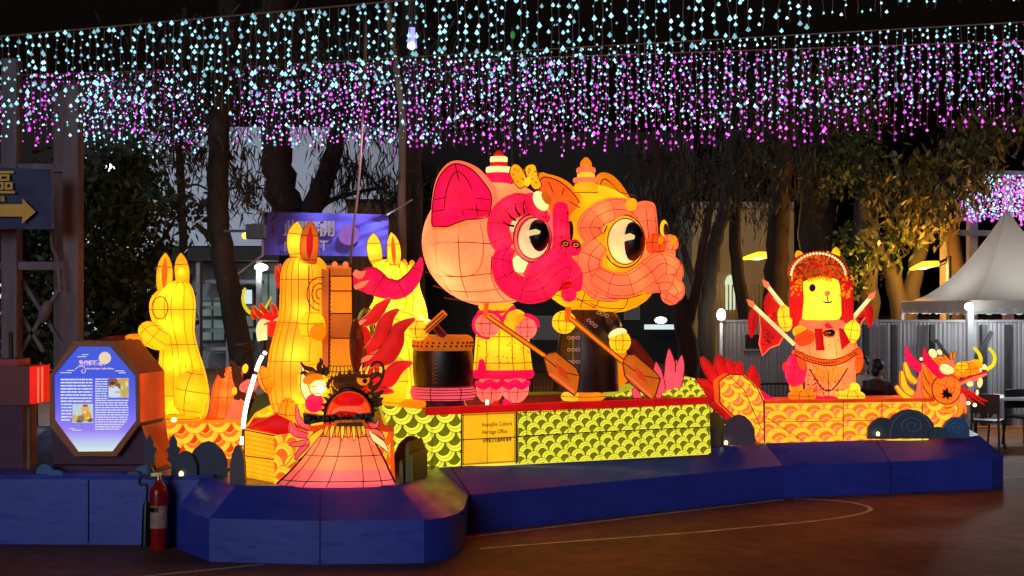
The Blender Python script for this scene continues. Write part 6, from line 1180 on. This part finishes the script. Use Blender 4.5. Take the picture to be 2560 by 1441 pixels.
# left boat, behind -----------------------------------------------
PB = plane_of(A(412, 1160, 12.1), A(608, 1160, 12.35))
t = thing('dragon_boat_lantern', 'orange scaled dragon boat lantern behind the octagonal panel and left rabbit', 'lantern', A(510, 1160, 12.2), 'dragon boat lanterns')
n11 = scales(t, PB, [(395, 1170), (608, 1165), (608, 1052), (395, 1058)], .12, (L['scaley'], L['deep'], L['scaleo']), -1.0, L['orange'], th=.1, layers=LO)
b = B(); q = [PB(395, 1060), PB(608, 1054), A(608, 1054, 13.4), A(395, 1060, 13.4)]; b.prism([Vector((p.x, p.y, q[0].z)) for p in q], (0, 0, -.03)); b.build('deck', L['deep'], t, smooth=False)
b = B(); b.beam(PB(395, 1058, .03), PB(608, 1052, .03), .05, .03); b.build('gunwale', L['amber'], t, smooth=False)
D = 12.8; o = body(t, [(918, 568, 600), (926, 556, 604), (940, 544, 606), (965, 533, 608), (1000, 528, 610), (1040, 523, 606), (1052, 516, 602)], D, L['deep'], .7, 'dome', (13, 15, 17, 19), 8)
b = B(); b.pillow([(598, 920), (608, 985), (616, 1040), (590, 1052), (560, 1052), (580, 1010)], D-.3, .1, 2); b.build('dome_skirt', L['salmon'], t)
for pts, ws, m_ in (([(592, 1000), (598, 950), (586, 915), (572, 900)], (7, 9, 7, 1), 'brown'), ([(606, 990), (590, 950), (580, 912)], (8, 7, 1), 'wine'), ([(615, 1000), (600, 965), (596, 935), (608, 915)], (6, 8, 8, 1), 'brown'), ([(640, 985), (612, 995), (590, 980)], (5, 6, 2), 'wine'), ([(560, 945), (548, 930), (540, 915)], (5, 5, 1), 'brown'), ([(555, 940), (560, 925), (556, 912)], (4, 4, 1), 'brown')): flame(t, pts, D-.35, ws, L[m_], None, .5, 'head_spike')
limb(t, 'snout', 622, 965, D-.4, 24, 16, .12, L['pink'], -20, mer=()); limb(t, 'eye_bulb', 613, 922, D-.4, 7, 12, .05, L['bright'], 10, wire=False); limb(t, 'eye_bulb', 586, 978, D-.4, 6, 10, .05, L['bright'], wire=False)
b = B(); b.prism([A(u, v, 12.7) for u, v in ((613, 1058), (640, 990), (668, 980), (690, 984), (692, 1010), (640, 1036))], (0, .02, 0)); b.build('green_cloth', L['green'], t, smooth=False)
n12 = scales(t, plane_of(A(610, 1060, 12.5), A(700, 1040, 12.6)), [(614, 1070), (640, 1034), (694, 1006), (694, 1036), (650, 1058)], .10, (L['scaley'], L['sign'], L['yellow']), -1.0, L['sign'], th=.1)
lightpt(t, A(570, 990, D), 4, (1, .45, .15)); lightpt(t, A(510, 1120, 12.9), 3)
b = B(); b.ep(435, 1050, 12.0, 7, 6, .04); b.build('deck_bulb', L_hotb, t)
# light arc
t = thing('light_arc', 'curved glowing white light tube rising left of the front boat', 'light tube', A(607, 1115, 11.9)); M_arc = lamp('white_hot_tube', (255, 236, 205), 3.2)
for pts, r in (([(604, 1112), (606, 1092)], 5), ([(608, 1072), (611, 1040), (619, 1000), (630, 962), (637, 938)], 5.5), ([(640, 928), (648, 906), (656, 890)], 5), ([(660, 886), (664, 880)], 5)): b = B(); b.tube(cr([A(u, v, 11.9) for u, v in pts], 4), px(r, 11.9), 8); b.build('glowing_segment', M_arc, t)
b = B(); b.tube(cr([A(u, v, 11.93) for u, v in ((604, 1118), (606, 1085), (611, 1040), (630, 962), (648, 906), (668, 872))], 4), .008, 5); b.build('support_rod', M_dark, t)
b = B()
for k in range(70): b.tube(cr([A(rng.uniform(655, 675), rng.uniform(895, 960), 12.6), A(rng.uniform(625, 650), rng.uniform(850, 880), 12.6), A(rng.uniform(585, 620), rng.uniform(860, 930), 12.6+rng.uniform(-.1, .1))], 3), .004, 3)
b.build('bristles', M_black, t, kind='stuff')
# far dragon head
D = 14.0; t = thing('dragon_head_lantern', 'small red and cream dragon head lantern beyond the tall amber rabbit', 'lantern', A(660, 850, D))
b = B(); b.tube(cr([A(u, v, D) for u, v in ((662, 790), (640, 788), (622, 780), (610, 762), (607, 742), (613, 720))], 4), [px(4, D), px(4.5, D), px(3, D)], 8); b.build('horn', M_yg, t); b = B(); b.tube(cr([A(u, v, D+.2) for u, v in ((650, 782), (664, 770), (678, 742))], 4), [px(4, D), px(2, D)], 8); b.build('horn', M_yg, t)
puff(t, 'upper_lip', [(648, 852, 0), (646, 825, -.05), (656, 805, -.05), (680, 797, 0), (705, 798, 0)], D, (4, 6, 7, 6, 5), L['cream'], wire=False); limb(t, 'mouth_hollow', 680, 822, D+.05, 26, 20, .1, L['red'], wire=False); limb(t, 'snout', 675, 792, D+.05, 30, 14, .12, L['red'], -10, wire=False)
b = B(); b.pillow([(654, 815), (668, 812), (668, 850), (650, 852)], D-.05, .06, 0); b.build('fang', L['cream'], t)
for pts in ([(655, 792), (640, 778), (634, 764)], [(668, 785), (655, 770), (650, 758)], [(690, 785), (684, 768), (676, 760)], [(700, 790), (704, 775), (700, 762)], [(640, 795), (632, 788), (630, 775)]): flame(t, pts, D-.05, (5, 5, 3, 1), L['red'], L['amber'], .5, 'crest_spike')
for pts in ([(700, 720), (693, 690), (690, 665)], [(706, 715), (700, 690), (700, 660)]): flame(t, pts, D+.3, (5, 6, 3, 1), L['flame'], L['salmon'], .5, 'mane_flame')
b = B(); b.tube([A(672, 850, D+.1), A(672, 1000, D+.1), A(672, 765+1.6*F/D, D+.1)], .06, 8); b.build('support_post', M_dark, t)
# ---------------------------------------------------------------- opera figure
D = 15.0; t = thing('opera_hamster_lantern', 'yellow hamster lantern in red opera costume with a beaded headdress', 'lantern', A(2060, 1000, D))
body(t, [(690, 2026, 2082), (700, 2012, 2094), (720, 2005, 2099), (745, 2003, 2102), (770, 2001, 2103), (790, 2002, 2102), (800, 2012, 2092)], D-.1, L['bright'], .8, 'head', (17,), 0, bk=22)
b = B(); z = D-.58; b.ep(2031, 720, z, 8, 10, .05); b.build('eye', L['brown'], t); b = B(); b.ep(2031, 720, z-.05, 4, 5, .02); b.build('pupil', M_black, t)
b = B(); b.pillow([(2060, 731), (2067, 728), (2076, 730), (2075, 737), (2068, 743), (2063, 740)], D-.60, .05, 2); b.build('nose', L['salmon'], t); b = B(); b.line([(2068, 743), (2070, 755), (2066, 757), (2058, 754)], D-.60, .010, 3); b.line([(2070, 755), (2074, 757), (2080, 753)], D-.60, .010, 3); b.build('mouth_line', M_wire, t)
for base, tip in (((2003, 652), (1993, 627)), ((2090, 648), (2089, 618)), ((2070, 640), (2068, 628))): ear(t, base, tip, 22 if tip[1] < 629 and tip[0] != 2068 else 10, D, L['yellow'], wire=False)
b = B(); b.sil(D, [(634, 2010, 2080), (642, 1992, 2098), (658, 1980, 2112), (680, 1975, 2116), (698, 1982, 2110), (706, 2000, 2095)], .75, 24, 4); hd = b.build('headdress', lan('brown_red_beads', (150, 40, 10), .6, .6, 22), t)
b = B(); b2 = B(); b3 = B()
for k in range(26):
    a = math.pi*(1.02+.96*k/25); b.ep(2046+68*math.cos(a), 690+56*math.sin(a), D-.25, 3.4, 3.4, .018, nu=8, nv=5)
for k in range(26): a = math.pi*(1.05+.9*k/25); b2.ep(2046+74*math.cos(a), 688+60*math.sin(a)+4, D-.1, 4.5, 4.5, .02, nu=8, nv=5)
b4 = B()
for k in range(230):
    a = rng.uniform(math.pi*1.02, math.pi*1.98); r = rng.uniform(.25, 1.06); (b3 if k % 3 else b4).ep(2046+66*r*math.cos(a), 698+58*r*math.sin(a), D-.50*math.sqrt(max(.05, 1.1-r*r))-.03, rng.uniform(2.5, 5), rng.uniform(2, 4), .025, tilt=rng.uniform(0, 90), nu=7, nv=5)
b4.build('headdress_blossoms', L['flame'], hd, kind='stuff')
b.build('pearl_band', L['cream'], hd, kind='stuff'); b2.build('red_pompoms', L['flame'], hd, kind='stuff'); b3.build('bead_flowers', L['wood'], hd, kind='stuff')
b = B()
for k in range(9): b.tube([A(2022+k*7, 690+abs(k-4)*1.5, D-.56), A(2022+k*7, 698+abs(k-4)*2, D-.56)], .012, 6)
b.build('forehead_fringe', L['yellow'], hd)
for s_, us in ((-1, (1978, 2004)), (1, (2100, 2130))):
    for k in range(9):
        u = us[0]+(us[1]-us[0])*k/8; v2 = 800+rng.uniform(-8, 22)
        b = B(); b.tube(cr([A(u, 700, D-.1), A(u+rng.uniform(-2, 2), 745, D-.16), A(u+s_*1.5, v2, D-.15)], 4), [.012, .022, .026, .01], 6, flat=.6); b.build('tassel', L['flame'] if k % 2 else L['red'], t)
    b = B()
    for k in range(26): b.ep(rng.uniform(*us), rng.uniform(690, 745), D-.22, 3, 3, .015, nu=7, nv=5)
    b.build('bead_drops', L['amber'], t, kind='stuff')
b = B(); b.sil(D, [(795, 2005, 2104), (805, 1998, 2112), (818, 1998, 2114), (826, 2004, 2108)], .75, 22, 3); b.build('collar', L['salmon'], t)
body(t, [(820, 2000, 2116), (845, 1994, 2134), (870, 1988, 2144), (890, 1990, 2146), (910, 2000, 2140), (950, 2012, 2138), (985, 2014, 2136), (998, 2022, 2126)], D, L['coral'], .62, 'robe', (14, 17, 20), 0, bk=20)
puff(t, 'belt', [(1985, 880, -.1), (2020, 898, -.38), (2070, 908, -.46), (2110, 900, -.40), (2144, 878, -.1)], D, (7, 8, 8, 8, 7), L['orange'], wire=False); b = B(); b.line([(1985, 886), (2020, 904), (2070, 915), (2110, 907), (2144, 884)], D-.5, .006, 4); b.line([(1985, 873), (2020, 890), (2070, 900), (2110, 892), (2144, 871)], D-.5, .006, 4); b.build('belt_wire', M_wire, t)
b = B()
for k in range(22): u = 1990+k*7; dv = 30*math.sin(math.pi*(u-1985)/160); b.ep(u, 878+dv, D-.24-.28*math.sin(math.pi*(u-1985)/160), 2.4, 2.4, .01, nu=7, nv=5)
b.build('belt_studs', M_wire, t, kind='stuff')
b = B()
for k in range(17): u = 2036+k*4.4; b.line([(u, 914+2*math.sin(k)), (u, 965-abs(k-8)*3)], D-.43, .007)
b.build('robe_fringe', L['amber'], t); b = B(); b.line([(2025, 925), (2050, 965), (2070, 978), (2090, 965), (2120, 920)], D-.44, .009, 4); b.line([(2070, 925), (2072, 995)], D-.45, .005); b.line([(2040, 975), (2110, 975)], D-.44, .005); b.build('robe_wire', M_wire, t)
b = B()
for k in range(120):
    u, v = rng.uniform(2012, 2134), rng.uniform(915, 996); f = (u-2073)/66
    b.ep(u, v, D-px(64, D)*.62*math.sqrt(max(.05, 1-f*f))-.008, rng.uniform(1.2, 2.8), rng.uniform(1.2, 2.2), .005, nu=6, nv=4)
for k in range(40):
    u, v = rng.uniform(1996, 2136), rng.uniform(826, 870); f = (u-2066)/75
    b.ep(u, v, D-px(72, D)*.62*math.sqrt(max(.05, 1-f*f))-.008, rng.uniform(1.2, 2.6), 1.5, .005, nu=6, nv=4)
b.build('robe_print', L['wine'], t, kind='stuff')
for u, v in ((2028, 970), (2118, 965), (2055, 985), (2090, 985)): b = B(); b.line([(u+6*math.cos(a), v+7*math.sin(a)) for a in (2*math.pi*k/9 for k in range(9))], D-.42, .006, closed=True); b.build('robe_emblem', L['amber'], t)
limb(t, 'sleeve', 1990, 925, D-.15, 26, 44, .2, L['hot'], 6, mer=(12,)); limb(t, 'sleeve_trim', 2003, 905, D-.28, 12, 26, .1, L['orange'], 0, wire=False); limb(t, 'sleeve', 2142, 900, D, 14, 34, .16, L['orange'], 0, mer=()); limb(t, 'back_bow', 1968, 918, D+.1, 12, 14, .08, L['red'], wire=False)
limb(t, 'raised_arm', 1963, 796, D+.1, 18, 34, .14, L['bright'], -8, mer=(12,)); limb(t, 'paw', 2000, 830, D-.3, 18, 16, .12, L['yellow'], 0, wire=False); limb(t, 'raised_arm', 2130, 830, D-.15, 19, 30, .14, L['bright'], 8, mer=(12,)); limb(t, 'shoulder_cape', 2012, 845, D-.35, 26, 20, .14, L['deep'], -20, mer=())
for pts in ([(2036, 822), (2056, 822), (2062, 876), (2040, 877)], [(2096, 820), (2108, 822), (2126, 856), (2104, 876)]): b = B(); b.pillow(pts, D-.55, .05, 0); b.build('ribbon_tail', L['red'], t)
b = B(); b.pillow([(2060, 812), (2070, 806), (2082, 820), (2070, 828)], D-.5, .05, 0); b.build('ribbon_knot', L['hot'], t); b = B(); b.ep(2073, 833, D-.58, 15, 12, .09); b.build('bell', dif('polished_gold', (.55, .38, .06), .15, 1, var=.05), t)
for u, m_, ru in ((2005, 'amber', 34), (2125, 'bright', 36)): limb(t, 'foot', u, 990, D-.3, ru, 16, .24, L[m_], 0, mer=(12, 14))
limb(t, 'leg', 1990, 968, D-.1, 16, 18, .14, L['amber'], 0, wire=False); limb(t, 'leg', 2134, 972, D-.1, 15, 16, .14, L['bright'], 0, wire=False); limb(t, 'hem_cloth', 2062, 996, D-.36, 34, 6, .12, L['hot'], 0, wire=False)
lightpt(t, A(2050, 745, D), 7); lightpt(t, A(2060, 900, D), 6, (1, .5, .3))
def spear(label, bp, tp, d, flag, tassel):
    t = thing('flag_spear', label, 'flag spear', A(*bp, d), 'flag spears around the opera figure'); p, q = A(*bp, d), A(*tp, d)
    b = B(); b.tube([p, p.lerp(q, .86)], px(5, d), 8); b.build('shaft', L['cream'], t)
    dx, dy_ = tp[0]-bp[0], tp[1]-bp[1]; l = math.hypot(dx, dy_); dx, dy_ = dx/l, dy_/l; nx, ny = -dy_, dx
    pt = lambda a, c: (tp[0]-dx*a+nx*c, tp[1]-dy_*a+ny*c); b = B(); b.pillow([pt(0, 0), pt(16, 8), pt(26, 5), pt(30, 3), pt(30, -3), pt(26, -5), pt(16, -8)], d, .05, 0); b.build('spearhead', L['salmon'], t)
    if flag:
        b = B(); b.cut(flag, d+.04, .03, 0); fl = b.build('flag', L['flame'], t, smooth=False); b = B(); b.line(flag, d+.02, .009, closed=True); b.build('flag_edge', L['salmon'], fl)
        b = B(); cu, cv = sum(x[0] for x in flag)/len(flag), sum(x[1] for x in flag)/len(flag)
        for k in range(26):
            w_ = rng.dirichlet([1]*len(flag)); u = .9*sum(a*f_[0] for a, f_ in zip(w_, flag))+.1*cu; v = .9*sum(a*f_[1] for a, f_ in zip(w_, flag))+.1*cv; b.tube([A(u-3, v, d+.025), A(u, v+3, d+.025), A(u+3, v, d+.025)], .004, 3)
        b.build('flag_print', L['wine'], fl, kind='stuff')
    if tassel: b = B(); b.tube(cr([A(u, v, d+.02) for u, v in tassel], 4), [.02, .05, .06, .05, .01], 8, flat=.5, fd=(0, 1, 0)); b.build('tassel', L['red'], t)
spear('flag spear thrusting low to the left with the largest flag', (1986, 862), (1866, 748), 14.4, [(1897, 778), (1930, 808), (1960, 838), (1948, 862), (1925, 870), (1906, 890), (1898, 860), (1902, 825)], [(1884, 772), (1882, 800), (1878, 845)])
spear('flag spear rising behind the raised left arm', (1970, 780), (1905, 698), 15.1, [(1922, 735), (1962, 775), (1955, 830), (1938, 812), (1920, 800), (1925, 765)], [(1926, 730), (1920, 760), (1922, 790)])
spear('short flag spear near the right tassels of the headdress', (2098, 762), (2134, 692), 15.0, None, None)
spear('flag spear thrusting out to the right', (2128, 800), (2190, 728), 14.9, [(2138, 796), (2160, 772), (2168, 790), (2156, 802), (2150, 815), (2140, 812)], [(2168, 758), (2172, 780), (2174, 820)])
